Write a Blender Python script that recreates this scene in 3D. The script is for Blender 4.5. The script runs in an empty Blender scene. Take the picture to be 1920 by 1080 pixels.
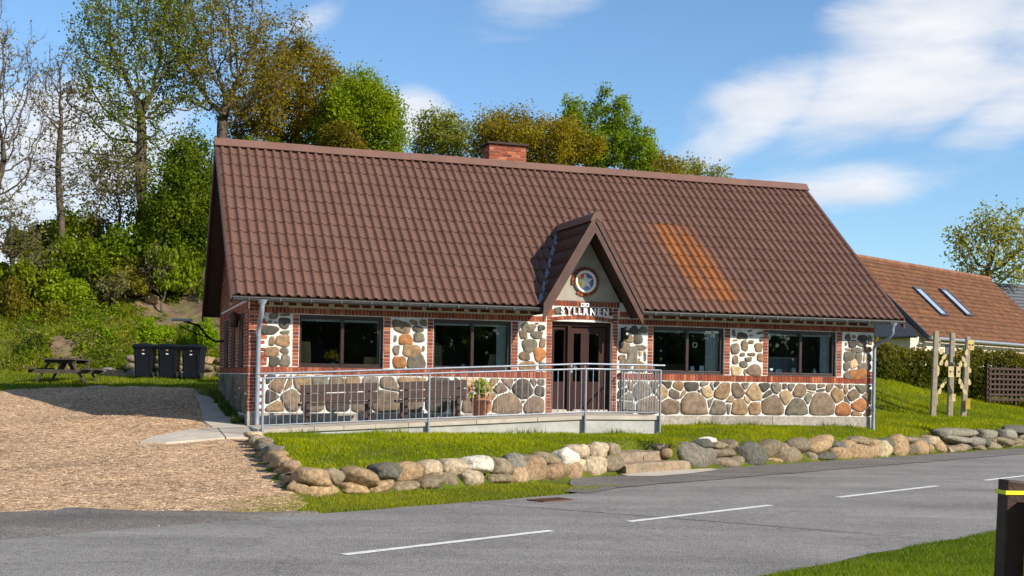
import bpy, math, random
import numpy as np
from mathutils import Vector, Matrix
R = math.radians
scene = bpy.context.scene
col = scene.collection
random.seed(7)
rng = np.random.default_rng(11)

# ---------------------------------------------------------------- camera
cam_d = bpy.data.cameras.new('camera'); cam = bpy.data.objects.new('camera', cam_d); col.objects.link(cam)
cam_d.sensor_width = 36.0; cam_d.lens = 42.14; cam_d.shift_y = 0.0891
cam_d.clip_start = 0.1; cam_d.clip_end = 5000
cam.matrix_world = Matrix.Translation((0, 0, 1.65)) @ Matrix.Rotation(R(90), 4, 'X') @ Matrix.Rotation(0.0168, 4, 'Z')
scene.camera = cam

# ---------------------------------------------------------------- light
SUN_EL = R(31); SUN_AZ = math.atan2(0.84, -0.54)
sun_dir = Vector((math.sin(SUN_AZ)*math.cos(SUN_EL), math.cos(SUN_AZ)*math.cos(SUN_EL), math.sin(SUN_EL)))
sd = bpy.data.lights.new('sun', 'SUN'); sd.energy = 4.4; sd.angle = R(0.6); sd.color = (1.0, 0.92, 0.81)
so = bpy.data.objects.new('sun', sd); col.objects.link(so)
so.rotation_euler = sun_dir.to_track_quat('Z', 'Y').to_euler()
scene.view_settings.view_transform = 'Standard'; scene.view_settings.look = 'None'
scene.view_settings.exposure = 0.78; scene.view_settings.gamma = 1.0

world = bpy.data.worlds.new('World'); scene.world = world; world.use_nodes = True
wn = world.node_tree; wn.nodes.clear()
def build_world():
    N = wn.nodes; L = wn.links
    def mth(op, a, b=None, clamp=False):
        n = N.new('ShaderNodeMath'); n.operation = op; n.use_clamp = clamp
        for i, v in enumerate((a, b)):
            if v is None: continue
            if isinstance(v, (int, float)): n.inputs[i].default_value = v
            else: L.new(v, n.inputs[i])
        return n.outputs[0]
    sky = N.new('ShaderNodeTexSky'); sky.sky_type = 'NISHITA'; sky.sun_disc = False
    sky.sun_elevation = SUN_EL; sky.sun_rotation = SUN_AZ; sky.air_density = 1.0; sky.dust_density = 0.4; sky.ozone_density = 2.0
    tc = N.new('ShaderNodeTexCoord')
    sep = N.new('ShaderNodeSeparateXYZ'); L.new(tc.outputs['Generated'], sep.inputs[0])
    x, y, z = sep.outputs
    az = mth('ARCTAN2', x, y); el = mth('ARCSINE', z)
    cmb = N.new('ShaderNodeCombineXYZ'); L.new(az, cmb.inputs[0]); L.new(mth('MULTIPLY', el, 1.9), cmb.inputs[1])
    rot = N.new('ShaderNodeMapping'); rot.inputs['Rotation'].default_value = (0, 0, R(-32)); rot.inputs['Scale'].default_value = (1.0, 1.7, 1)
    L.new(cmb.outputs[0], rot.inputs[0])
    no = N.new('ShaderNodeTexNoise'); no.inputs['Scale'].default_value = 5.0; no.inputs['Detail'].default_value = 7; no.inputs['Roughness'].default_value = 0.56
    no.inputs['Distortion'].default_value = 0.35
    L.new(rot.outputs[0], no.inputs['Vector'])
    n2 = N.new('ShaderNodeTexNoise'); n2.inputs['Scale'].default_value = 9.0; n2.inputs['Detail'].default_value = 5
    L.new(rot.outputs[0], n2.inputs['Vector'])
    # cloud banks: azimuth, elevation of centre, tilt, half length, half height, density
    banks = [(0.375, 0.300, 38, 0.19, 0.066, 1.35), (0.45, 0.315, 25, 0.13, 0.10, 1.5), (0.335, 0.215, 30, 0.075, 0.028, .9), (0.195, 0.222, 26, 0.095, 0.040, .95), (0.30, 0.166, 6, 0.12, 0.035, .75),
             (0.385, 0.205, 24, 0.10, 0.030, .8), (0.02, 0.305, 24, 0.10, 0.04, .8), (-0.36, 0.165, 25, 0.13, 0.075, 1.15), (-0.09, 0.215, 10, 0.04, 0.03, .8),
             (-0.17, 0.285, 20, 0.05, 0.02, .35), (-0.44, 0.23, 10, 0.08, 0.06, .7), (-0.30, 0.10, 0, .25, .06, 1.0)]
    best = None
    for a, e, t, la, lb, dn in banks:
        c, s = math.cos(R(t)), math.sin(R(t))
        da = mth('SUBTRACT', az, a); de = mth('SUBTRACT', el, e)
        p = mth('DIVIDE', mth('ADD', mth('MULTIPLY', da, c), mth('MULTIPLY', de, s)), la)
        q = mth('DIVIDE', mth('SUBTRACT', mth('MULTIPLY', de, c), mth('MULTIPLY', da, s)), lb)
        m = mth('SUBTRACT', dn, mth('ADD', mth('POWER', mth('ABSOLUTE', p), 2), mth('POWER', mth('ABSOLUTE', q), 2)))
        best = m if best is None else mth('MAXIMUM', best, m)
    far = mth('SUBTRACT', no.outputs['Fac'], 0.47)                        # scattered clouds over the rest of the sky
    off = mth('GREATER_THAN', mth('ABSOLUTE', az), 0.75)
    best = mth('MAXIMUM', best, mth('SUBTRACT', mth('MULTIPLY', off, 0.65), 0.4))
    dens = mth('ADD', mth('MULTIPLY', best, 0.75), mth('MULTIPLY', mth('SUBTRACT', no.outputs['Fac'], 0.5), 2.6))
    mr = N.new('ShaderNodeMapRange'); mr.interpolation_type = 'SMOOTHSTEP'
    L.new(dens, mr.inputs[0]); mr.inputs[1].default_value = 0.0; mr.inputs[2].default_value = 0.95; mr.inputs[3].default_value = 0.0; mr.inputs[4].default_value = 0.97
    cr = N.new('ShaderNodeValToRGB'); L.new(n2.outputs['Fac'], cr.inputs[0])
    cr.color_ramp.elements[0].position = 0.32; cr.color_ramp.elements[0].color = (4.7, 5.0, 5.6, 1)
    cr.color_ramp.elements[1].position = 0.66; cr.color_ramp.elements[1].color = (6.2, 6.2, 6.3, 1)
    # the sky itself, a little deeper blue aloft
    tint = N.new('ShaderNodeMix'); tint.data_type = 'RGBA'; tint.blend_type = 'MULTIPLY'; tint.inputs[0].default_value = 1.0
    L.new(sky.outputs[0], tint.inputs[6]); tint.inputs[7].default_value = (0.80, 0.98, 1.12, 1)
    mix = N.new('ShaderNodeMix'); mix.data_type = 'RGBA'
    L.new(mr.outputs[0], mix.inputs[0]); L.new(tint.outputs[2], mix.inputs[6]); L.new(cr.outputs[0], mix.inputs[7])
    bg = N.new('ShaderNodeBackground'); bg.inputs[1].default_value = 0.093
    L.new(mix.outputs[2], bg.inputs[0])
    out = N.new('ShaderNodeOutputWorld'); L.new(bg.outputs[0], out.inputs[0])
build_world()

# ---------------------------------------------------------------- helpers
def tag(o, label=None, cat=None, group=None, kind=None):
    if label: o['label'] = label
    if cat: o['category'] = cat
    if group: o['group'] = group
    if kind: o['kind'] = kind
    return o
def empty(name, loc, rz=0, label=None, cat=None, group=None):
    o = bpy.data.objects.new(name, None); col.objects.link(o); o.location = loc; o.rotation_euler = (0, 0, rz)
    o.empty_display_size = 0.2
    return tag(o, label, cat, group)

def mat(name, c, c2=None, rough=0.75, var=0.12, scale=6.0, detail=5, bump=0.0, bscale=60.0, attr=False, metal=0.0, spec=0.35, dirt=None, dirt_scale=1.2, dirt_amt=0.5, coord='Object'):
    m = bpy.data.materials.new(name); m.use_nodes = True; nt = m.node_tree; N = nt.nodes; L = nt.links
    b = N['Principled BSDF']; b.inputs['Roughness'].default_value = rough; b.inputs['Metallic'].default_value = metal
    b.inputs['Specular IOR Level'].default_value = spec
    tc = N.new('ShaderNodeTexCoord'); v = tc.outputs[coord]
    no = N.new('ShaderNodeTexNoise'); no.inputs['Scale'].default_value = scale; no.inputs['Detail'].default_value = detail; no.inputs['Roughness'].default_value = 0.62
    L.new(v, no.inputs['Vector'])
    r = N.new('ShaderNodeValToRGB'); L.new(no.outputs['Fac'], r.inputs[0])
    if c2 is None:
        lo = tuple(x*(1-2*var) for x in c); hi = tuple(x*(1+2*var) for x in c)
    else: lo, hi = c, c2
    r.color_ramp.elements[0].position = 0.3; r.color_ramp.elements[0].color = (*lo, 1)
    r.color_ramp.elements[1].position = 0.7; r.color_ramp.elements[1].color = (*hi, 1)
    outc = r.outputs[0]
    if attr:
        at = N.new('ShaderNodeAttribute'); at.attribute_name = 'Col'
        mx = N.new('ShaderNodeMix'); mx.data_type = 'RGBA'; mx.blend_type = 'MULTIPLY'; mx.inputs[0].default_value = 1
        L.new(outc, mx.inputs[6]); L.new(at.outputs['Color'], mx.inputs[7]); outc = mx.outputs[2]
    if dirt:
        n3 = N.new('ShaderNodeTexNoise'); n3.inputs['Scale'].default_value = dirt_scale; n3.inputs['Detail'].default_value = 6; L.new(v, n3.inputs['Vector'])
        mr = N.new('ShaderNodeMapRange'); L.new(n3.outputs['Fac'], mr.inputs[0]); mr.inputs[1].default_value = 0.48; mr.inputs[2].default_value = 0.75; mr.inputs[4].default_value = dirt_amt
        mx = N.new('ShaderNodeMix'); mx.data_type = 'RGBA'; L.new(mr.outputs[0], mx.inputs[0]); L.new(outc, mx.inputs[6]); mx.inputs[7].default_value = (*dirt, 1); outc = mx.outputs[2]
    L.new(outc, b.inputs['Base Color'])
    if bump:
        nb = N.new('ShaderNodeTexNoise'); nb.inputs['Scale'].default_value = bscale; nb.inputs['Detail'].default_value = 6; L.new(v, nb.inputs['Vector'])
        bp = N.new('ShaderNodeBump'); bp.inputs['Strength'].default_value = bump; bp.inputs['Distance'].default_value = 0.02
        L.new(nb.outputs['Fac'], bp.inputs['Height']); L.new(bp.outputs[0], b.inputs['Normal'])
    return m
def leaf_mat(name, trans=0.35, rough=0.55, vary=0.0, spec=.25):
    m = bpy.data.materials.new(name); m.use_nodes = True; nt = m.node_tree; N = nt.nodes; L = nt.links; N.clear()
    at = N.new('ShaderNodeAttribute'); at.attribute_name = 'Col'; c = at.outputs['Color']
    if vary:
        oi = N.new('ShaderNodeObjectInfo'); hs = N.new('ShaderNodeHueSaturation')
        mr = N.new('ShaderNodeMapRange'); L.new(oi.outputs['Random'], mr.inputs[0]); mr.inputs[3].default_value = 0.5-vary*.5; mr.inputs[4].default_value = 0.5+vary*.3
        mv = N.new('ShaderNodeMapRange'); L.new(oi.outputs['Random'], mv.inputs[0]); mv.inputs[3].default_value = 0.75; mv.inputs[4].default_value = 1.25
        L.new(mr.outputs[0], hs.inputs['Hue']); L.new(mv.outputs[0], hs.inputs['Value']); L.new(c, hs.inputs['Color']); c = hs.outputs[0]
    d = N.new('ShaderNodeBsdfPrincipled'); d.inputs['Roughness'].default_value = rough; d.inputs['Specular IOR Level'].default_value = spec; L.new(c, d.inputs['Base Color'])
    t = N.new('ShaderNodeBsdfTranslucent'); L.new(c, t.inputs['Color'])
    mx = N.new('ShaderNodeMixShader'); mx.inputs[0].default_value = trans; L.new(d.outputs[0], mx.inputs[1]); L.new(t.outputs[0], mx.inputs[2])
    o = N.new('ShaderNodeOutputMaterial'); L.new(mx.outputs[0], o.inputs[0])
    return m

def np_mesh(name, V, F, mt, C=None, parent=None, smooth=False):
    """V (n,3), F (m,k) k=3/4, C per-face colours (m,3)"""
    V = np.asarray(V, np.float32); F = np.asarray(F, np.int32); m, k = F.shape
    me = bpy.data.meshes.new(name)
    me.vertices.add(len(V)); me.vertices.foreach_set('co', V.ravel())
    me.loops.add(m*k); me.loops.foreach_set('vertex_index', F.ravel())
    me.polygons.add(m); me.polygons.foreach_set('loop_start', np.arange(0, m*k, k, dtype=np.int32)); me.polygons.foreach_set('loop_total', np.full(m, k, np.int32))
    if smooth: me.polygons.foreach_set('use_smooth', np.ones(m, bool))
    me.update(calc_edges=True)
    if C is not None:
        ca = me.color_attributes.new('Col', 'FLOAT_COLOR', 'CORNER')
        cc = np.ones((m, k, 4), np.float32); cc[:, :, :3] = np.asarray(C, np.float32)[:, None, :]
        ca.data.foreach_set('color', cc.ravel())
    me.materials.append(mt)
    o = bpy.data.objects.new(name, me); col.objects.link(o)
    if parent: o.parent = parent
    return o

class MB:
    def __init__(s): s.v = []; s.f = []; s.c = []; s.sm = []
    def face(s, pts, c=(1, 1, 1), smooth=False):
        n = len(s.v); s.v += [tuple(p) for p in pts]; s.f.append(tuple(range(n, n+len(pts)))); s.c.append(c); s.sm.append(smooth)
    def idx(s, verts, faces, c=(1, 1, 1), smooth=False):
        n = len(s.v); s.v += [tuple(p) for p in verts]
        for f in faces: s.f.append(tuple(n+i for i in f)); s.c.append(c); s.sm.append(smooth)
    def hexa(s, P, c=(1, 1, 1)):
        s.idx(P, [(0, 3, 2, 1), (4, 5, 6, 7), (0, 1, 5, 4), (1, 2, 6, 5), (2, 3, 7, 6), (3, 0, 4, 7)], c)
    def box(s, x0, x1, y0, y1, z0, z1, c=(1, 1, 1)):
        s.hexa([(x0, y0, z0), (x1, y0, z0), (x1, y1, z0), (x0, y1, z0), (x0, y0, z1), (x1, y0, z1), (x1, y1, z1), (x0, y1, z1)], c)
    def bar(s, a, b, w, h, up=(0, 0, 1), c=(1, 1, 1)):
        a = Vector(a); b = Vector(b); d = (b-a).normalized(); up = Vector(up)
        sd_ = d.cross(up).normalized()*w/2; u = sd_.cross(d).normalized()*h/2
        s.hexa([a-sd_-u, a+sd_-u, a+sd_+u, a-sd_+u, b-sd_-u, b+sd_-u, b+sd_+u, b-sd_+u], c)
    def tube(s, pts, rad, n=8, c=(1, 1, 1), cap=True):
        pts = [Vector(p) for p in pts]
        if not isinstance(rad, (list, tuple)): rad = [rad]*len(pts)
        rings = []; ref = Vector((0.13, 0.31, 0.94))
        for i, p in enumerate(pts):
            d = (pts[min(i+1, len(pts)-1)]-pts[max(i-1, 0)]).normalized()
            if abs(d.dot(ref)) > 0.97: ref = Vector((0.94, 0.31, 0.13))
            a = d.cross(ref).normalized(); b = d.cross(a)
            rings.append([p+(a*math.cos(2*math.pi*k/n)+b*math.sin(2*math.pi*k/n))*rad[i] for k in range(n)])
        V = [q for r_ in rings for q in r_]; F = []
        for i in range(len(pts)-1):
            for k in range(n): F.append((i*n+k, i*n+(k+1) % n, (i+1)*n+(k+1) % n, (i+1)*n+k))
        s.idx(V, F, c, True)
        if cap: s.face(rings[0][::-1], c); s.face(rings[-1], c)
    def lathe(s, o, prof, n=24, c=(1, 1, 1), axis='Z'):
        V = []; F = []
        for r_, h in prof:
            for k in range(n):
                a = 2*math.pi*k/n; x, y = r_*math.cos(a), r_*math.sin(a)
                V.append((o[0]+x, o[1]+y, o[2]+h) if axis == 'Z' else ((o[0]+x, o[1]+h, o[2]+y) if axis == 'Y' else (o[0]+h, o[1]+x, o[2]+y)))
        for i in range(len(prof)-1):
            for k in range(n): F.append((i*n+k, i*n+(k+1) % n, (i+1)*n+(k+1) % n, (i+1)*n+k))
        s.idx(V, F, c, True)
    def build(s, name, mt, parent=None, bevel=0.0):
        me = bpy.data.meshes.new(name); me.from_pydata(s.v, [], s.f)
        me.polygons.foreach_set('use_smooth', s.sm)
        ca = me.color_attributes.new('Col', 'FLOAT_COLOR', 'CORNER')
        buf = []
        for f, c in zip(s.f, s.c): buf += [c[0], c[1], c[2], 1.0]*len(f)
        ca.data.foreach_set('color', buf); me.update()
        me.materials.append(mt)
        o = bpy.data.objects.new(name, me); col.objects.link(o)
        if parent: o.parent = parent
        if bevel:
            b = o.modifiers.new('edge', 'BEVEL'); b.width = bevel; b.segments = 2; b.limit_method = 'ANGLE'
        return o

class Plane:
    """a wall face: origin, direction along, outward normal; d is metres out of the wall"""
    def __init__(s, O, A, N): s.O = Vector(O); s.A = Vector(A); s.N = Vector(N)
    def p(s, a, z, d=0.0): return s.O + s.A*a + s.N*d + Vector((0, 0, z))
    def box(s, mb, a0, a1, z0, z1, d0, d1, c=(1, 1, 1)):
        mb.hexa([s.p(a0, z0, d0), s.p(a1, z0, d0), s.p(a1, z0, d1), s.p(a0, z0, d1), s.p(a0, z1, d0), s.p(a1, z1, d0), s.p(a1, z1, d1), s.p(a0, z1, d1)], c)

def sm(a, b, x):
    t = np.clip((np.asarray(x, float)-a)/(b-a), 0, 1); return t*t*(3-2*t)

# ---------------------------------------------------------------- places: the house frame and the road frame
HX, HY, YAW, HZ = -5.388, 24.5, 0.32455, 0.56
cy, sy = math.cos(YAW), math.sin(YAW)
def h2w(u, w, z=0): return Vector((HX+u*cy-w*sy, HY+u*sy+w*cy, HZ+z))
def w2h(x, y): return (x-HX)*cy+(y-HY)*sy, -(x-HX)*sy+(y-HY)*cy
RC_, RT, RN = (1.38, 13.86), (0.70, 0.714), (-0.714, 0.70)
def r2w(q, s, z=0): return Vector((RC_[0]+q*RT[0]+s*RN[0], RC_[1]+q*RT[1]+s*RN[1], z))
def w2r(x, y): return (x-RC_[0])*RT[0]+(y-RC_[1])*RT[1], (x-RC_[0])*RN[0]+(y-RC_[1])*RN[1]
def edge_x(y): return np.interp(y, [10, 16.3, 22.6, 24.5, 30.85, 40], [-1.2, -2.95, -4.85, -5.45, -7.6, -10.6])
def wig(x, y, f=1.0): return np.sin(x*f*1.3+.7*np.sin(y*f*.9))*np.cos(y*f*1.1+.5*np.sin(x*f*1.7))
def H(x, y):
    x = np.asarray(x, float); y = np.asarray(y, float)
    u, w = w2h(x, y); q, s = w2r(x, y)
    drive = np.interp(y, [13, 16, 19.5, 23, 27, 31, 34, 37, 200], [0, .07, .24, .46, .78, 1.17, 1.30, 1.52, 1.6])
    drive = drive*sm(2.8, 4.6, s)
    rl = np.interp(s, [4.5, 5.5, 8.6, 12, 16], [.46, .56, .76, 1.16, 1.4])
    fl = .54-.24*sm(4.5, -1, q)*sm(8.5, 4.8, s)-.06*sm(6.2, 4.8, s)+.10*sm(8.3, 9.5, u)*sm(5.0, 5.7, s)
    zr = fl+(rl-fl)*sm(14.6, 17.6, u)
    cut = np.maximum(.85*sm(5.50, 5.62, q)*sm(7.50, 7.36, q), .95*sm(18.15, 18.3, q)*sm(19.15, 19.0, q))
    zr = zr*sm(4.62, 4.95, s-cut)
    ex = edge_x(y)
    mk = np.where(w > 6.4, sm(0, 15, u), sm(ex-.06, ex+.28, x))
    z = drive+(zr-drive)*mk
    d = np.maximum(y-37.8+1.0*wig(x, y, .35), 0)
    hill = 10.5*(1-np.exp(-d*.56/10.5))*sm(20, 2, x)*(1-.38*sm(-13, -20, x)*sm(42, 48, y))
    hill = hill*(1+.10*wig(x+3, y, .5))+.18*wig(x, y, 1.3)*np.clip(d, 0, 1)*sm(20, 2, x)
    z = z+hill
    z = np.where((u > .3) & (u < 14.7) & (w > .3) & (w < 6.4), .3, z)
    z = z+.14*sm(-3.05, -5.5, s)
    z = z-.04*(1-sm(2.88, 3.04, np.abs(s)))*(np.abs(q) < 400)
    z = z+.015*wig(x*3, y*3)*sm(3.3, 5, np.abs(s))
    return z
def h1(x, y): return float(H(np.array([x]), np.array([y]))[0])

# ---------------------------------------------------------------- materials
M = {}
M['ground'] = mat('ground', (.055, .080, .006), (.115, .140, .010), rough=.95, scale=2.2, detail=8, bump=.6, bscale=30, spec=.1, dirt=(.10, .075, .04), dirt_scale=1.4, dirt_amt=.75)
def gravel_mat():
    m = bpy.data.materials.new('gravel'); m.use_nodes = True; nt = m.node_tree; N = nt.nodes; L = nt.links; b = N['Principled BSDF']
    b.inputs['Roughness'].default_value = .9; b.inputs['Specular IOR Level'].default_value = .2
    tc = N.new('ShaderNodeTexCoord')
    vo = N.new('ShaderNodeTexVoronoi'); vo.inputs['Scale'].default_value = 19; vo.inputs['Randomness'].default_value = 1; L.new(tc.outputs['Object'], vo.inputs['Vector'])
    v2 = N.new('ShaderNodeTexVoronoi'); v2.inputs['Scale'].default_value = 41; L.new(tc.outputs['Object'], v2.inputs['Vector'])
    sep = N.new('ShaderNodeSeparateColor'); L.new(vo.outputs['Color'], sep.inputs[0])
    cr = N.new('ShaderNodeValToRGB'); L.new(sep.outputs[0], cr.inputs[0]); e = cr.color_ramp.elements
    e[0].position = 0; e[0].color = (.17, .095, .050, 1); e[1].position = 1; e[1].color = (.68, .49, .31, 1)
    for p, c in ((.3, (.33, .20, .11, 1)), (.6, (.44, .285, .16, 1)), (.85, (.53, .36, .21, 1))):
        k = e.new(p); k.color = c
    no = N.new('ShaderNodeTexNoise'); no.inputs['Scale'].default_value = .5; no.inputs['Detail'].default_value = 5; L.new(tc.outputs['Object'], no.inputs['Vector'])
    mr = N.new('ShaderNodeMapRange'); L.new(no.outputs['Fac'], mr.inputs[0]); mr.inputs[1].default_value = .3; mr.inputs[2].default_value = .7; mr.inputs[3].default_value = .84; mr.inputs[4].default_value = 1.24
    mx = N.new('ShaderNodeMix'); mx.data_type = 'RGBA'; mx.blend_type = 'MULTIPLY'; mx.inputs[0].default_value = 1; L.new(cr.outputs[0], mx.inputs[6]); L.new(mr.outputs[0], mx.inputs[7])
    L.new(mx.outputs[2], b.inputs['Base Color'])
    ad = N.new('ShaderNodeMath'); ad.operation = 'MULTIPLY_ADD'; L.new(v2.outputs['Distance'], ad.inputs[0]); ad.inputs[1].default_value = .45; L.new(vo.outputs['Distance'], ad.inputs[2])
    bp = N.new('ShaderNodeBump'); bp.invert = True; bp.inputs['Strength'].default_value = .8; bp.inputs['Distance'].default_value = .035
    L.new(ad.outputs[0], bp.inputs['Height']); L.new(bp.outputs[0], b.inputs['Normal'])
    return m
M['gravel'] = gravel_mat()
M['earth'] = mat('bare_earth', (.075, .050, .030), (.21, .15, .095), rough=.95, scale=3, detail=10, bump=1.0, bscale=14, spec=.1, dirt=(.10, .13, .01), dirt_scale=1.6, dirt_amt=.6)
def asphalt_mat(name, lo, hi, sc=70):
    m = bpy.data.materials.new(name); m.use_nodes = True; nt = m.node_tree; N = nt.nodes; L = nt.links; b = N['Principled BSDF']
    b.inputs['Roughness'].default_value = .82; b.inputs['Specular IOR Level'].default_value = .3
    tc = N.new('ShaderNodeTexCoord')
    vo = N.new('ShaderNodeTexVoronoi'); vo.inputs['Scale'].default_value = sc; L.new(tc.outputs['Object'], vo.inputs['Vector'])
    sep = N.new('ShaderNodeSeparateColor'); L.new(vo.outputs['Color'], sep.inputs[0])
    n1 = N.new('ShaderNodeTexNoise'); n1.inputs['Scale'].default_value = .7; n1.inputs['Detail'].default_value = 7; n1.inputs['Roughness'].default_value = .6; L.new(tc.outputs['Object'], n1.inputs['Vector'])
    n2 = N.new('ShaderNodeTexNoise'); n2.inputs['Scale'].default_value = 14; n2.inputs['Detail'].default_value = 6; L.new(tc.outputs['Object'], n2.inputs['Vector'])
    ad = N.new('ShaderNodeMath'); ad.operation = 'MULTIPLY_ADD'; L.new(sep.outputs[0], ad.inputs[0]); ad.inputs[1].default_value = .62; L.new(n1.outputs['Fac'], ad.inputs[2])
    a2 = N.new('ShaderNodeMath'); a2.operation = 'MULTIPLY_ADD'; L.new(n2.outputs['Fac'], a2.inputs[0]); a2.inputs[1].default_value = .75; L.new(ad.outputs[0], a2.inputs[2])
    mr = N.new('ShaderNodeMapRange'); L.new(a2.outputs[0], mr.inputs[0]); mr.inputs[1].default_value = .72; mr.inputs[2].default_value = 1.65
    mx = N.new('ShaderNodeMix'); mx.data_type = 'RGBA'; L.new(mr.outputs[0], mx.inputs[0]); mx.inputs[6].default_value = (*lo, 1); mx.inputs[7].default_value = (*hi, 1)
    L.new(mx.outputs[2], b.inputs['Base Color'])
    bp = N.new('ShaderNodeBump'); bp.inputs['Strength'].default_value = .55; bp.inputs['Distance'].default_value = .012
    L.new(vo.outputs['Distance'], bp.inputs['Height']); L.new(bp.outputs[0], b.inputs['Normal'])
    # worn wheel tracks and patches that run along the road
    mp = N.new('ShaderNodeMapping'); mp.inputs['Rotation'].default_value = (0, 0, -0.795); mp.inputs['Scale'].default_value = (.10, 1.3, 1); L.new(tc.outputs['Object'], mp.inputs[0])
    n3 = N.new('ShaderNodeTexNoise'); n3.inputs['Scale'].default_value = 1.0; n3.inputs['Detail'].default_value = 6; L.new(mp.outputs[0], n3.inputs['Vector'])
    m3 = N.new('ShaderNodeMapRange'); L.new(n3.outputs['Fac'], m3.inputs[0]); m3.inputs[1].default_value = .3; m3.inputs[2].default_value = .7; m3.inputs[3].default_value = .80; m3.inputs[4].default_value = 1.13
    # fine hairline cracks
    v3 = N.new('ShaderNodeTexVoronoi'); v3.feature = 'DISTANCE_TO_EDGE'; v3.inputs['Scale'].default_value = .55; nw = N.new('ShaderNodeTexNoise'); nw.inputs['Scale'].default_value = 2.5; nw.inputs['Detail'].default_value = 6; L.new(tc.outputs['Object'], nw.inputs['Vector'])
    va = N.new('ShaderNodeMix'); va.data_type = 'RGBA'; va.blend_type = 'LINEAR_LIGHT'; va.inputs[0].default_value = .55; L.new(tc.outputs['Object'], va.inputs[6]); L.new(nw.outputs['Color'], va.inputs[7]); L.new(va.outputs[2], v3.inputs['Vector'])
    m4 = N.new('ShaderNodeMapRange'); L.new(v3.outputs['Distance'], m4.inputs[0]); m4.inputs[1].default_value = 0; m4.inputs[2].default_value = .012; m4.inputs[3].default_value = .72; m4.inputs[4].default_value = 1
    mm = N.new('ShaderNodeMath'); mm.operation = 'MULTIPLY'; L.new(m3.outputs[0], mm.inputs[0]); L.new(m4.outputs[0], mm.inputs[1])
    mq = N.new('ShaderNodeMix'); mq.data_type = 'RGBA'; mq.blend_type = 'MULTIPLY'; mq.inputs[0].default_value = 1; L.new(mx.outputs[2], mq.inputs[6]); L.new(mm.outputs[0], mq.inputs[7]); L.new(mq.outputs[2], b.inputs['Base Color'])
    return m
M['asphalt'] = asphalt_mat('asphalt', (.125, .116, .106), (.275, .258, .236))
M['asphalt_old'] = asphalt_mat('asphalt_old', (.085, .075, .066), (.20, .178, .155), 45)
M['paint_line'] = mat('road_paint', (.62, .61, .57), var=.10, rough=.7, scale=30, dirt=(.2, .2, .19), dirt_scale=9, dirt_amt=.5)
M['tar'] = mat('tar_crack', (.02, .02, .02), rough=.9)
M['grass'] = leaf_mat('grass', .45, .6, spec=.08)
M['leaf'] = leaf_mat('leaf', .54, spec=.15)
M['shrub_leaf'] = leaf_mat('shrub_leaf', .52, vary=.05, spec=.15)
M['bark'] = mat('bark', (.040, .030, .022), (.125, .098, .070), rough=.9, scale=5, bump=.8, bscale=14, spec=.15)
M['stone'] = mat('fieldstone', (.50, .48, .45), (1.35, 1.32, 1.27), rough=.85, scale=9, detail=9, bump=.5, bscale=38, attr=True, spec=.25)
M['boulder'] = mat('boulder', (.48, .46, .43), (1.36, 1.33, 1.28), rough=.9, scale=15, detail=14, bump=1.0, bscale=22, attr=True, spec=.15, dirt=(.085, .085, .045), dirt_scale=5.5, dirt_amt=.5)
M['mortar'] = mat('mortar', (.64, .615, .56), var=.07, rough=.92, scale=9, bump=.3, bscale=50, spec=.2, dirt=(.34, .31, .25), dirt_scale=3.5, dirt_amt=.4)
M['brick'] = mat('brick', (.72, .70, .68), (1.25, 1.25, 1.25), rough=.85, scale=26, bump=.35, bscale=90, attr=True, spec=.25)
M['plinth'] = mat('plinth_granite', (.22, .19, .165), (.40, .36, .31), rough=.88, scale=13, detail=9, bump=.5, bscale=40, attr=True, dirt=(.10, .105, .07), dirt_scale=2.5, dirt_amt=.6)
M['plaster'] = mat('grey_plaster', (.30, .265, .21), (.40, .36, .29), rough=.92, scale=4, bump=.25, bscale=30, dirt=(.19, .17, .13), dirt_scale=2.3, dirt_amt=.5)
M['concrete'] = mat('concrete', (.31, .30, .27), (.45, .435, .40), rough=.88, scale=3.0, detail=8, bump=.25, bscale=40, dirt=(.23, .215, .17), dirt_scale=1.7, dirt_amt=.55)
M['paving'] = mat('paving', (.36, .31, .25), (.50, .44, .36), rough=.9, scale=4, bump=.3, bscale=40, dirt=(.2, .18, .14), dirt_scale=2, dirt_amt=.5)
M['frame'] = mat('brown_frame', (.020, .0075, .005), (.036, .013, .009), rough=.42, scale=10, spec=.4)
M['door'] = mat('brown_door', (.022, .0065, .0040), (.040, .012, .0065), rough=.55, scale=3.5, spec=.2)
M['barge'] = mat('brown_board', (.052, .023, .016), (.085, .038, .027), rough=.6, scale=7, bump=.15)
M['dark_wood'] = mat('dark_wood', (.030, .017, .011), (.055, .030, .019), rough=.8, scale=6, bump=.2)
M['soffit'] = mat('soffit_wood', (.075, .036, .018), (.12, .058, .03), rough=.8, scale=5, bump=.2)
M['zinc'] = mat('zinc', (.060, .066, .066), (.105, .112, .112), rough=.5, metal=.35, scale=5, spec=.5)
M['galv'] = mat('galvanised_steel', (.22, .245, .28), (.33, .355, .39), rough=.45, metal=.45, scale=12, spec=.5)
M['pipe'] = mat('zinc_pipe', (.20, .235, .29), (.29, .33, .385), rough=.5, metal=.25, scale=5)
M['lead'] = mat('lead', (.16, .18, .21), (.24, .27, .31), rough=.55, metal=.4, scale=9)
M['bench_wood'] = mat('bench_wood', (.038, .020, .015), (.068, .037, .028), rough=.7, scale=5, bump=.2, bscale=40)
M['table_wood'] = mat('weathered_wood', (.038, .029, .022), (.085, .066, .050), rough=.85, scale=6, bump=.3, bscale=40)
M['post_wood'] = mat('grey_post_wood', (.22, .185, .13), (.37, .32, .24), rough=.88, scale=7, bump=.3, bscale=50)
M['pale_wood'] = mat('pale_wood', (.50, .40, .22), (.68, .57, .36), rough=.8, scale=8, attr=True)
M['brown_paint'] = mat('brown_painted_wood', (.030, .013, .008), (.056, .026, .015), rough=.6, scale=9, bump=.3, bscale=40)
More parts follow.
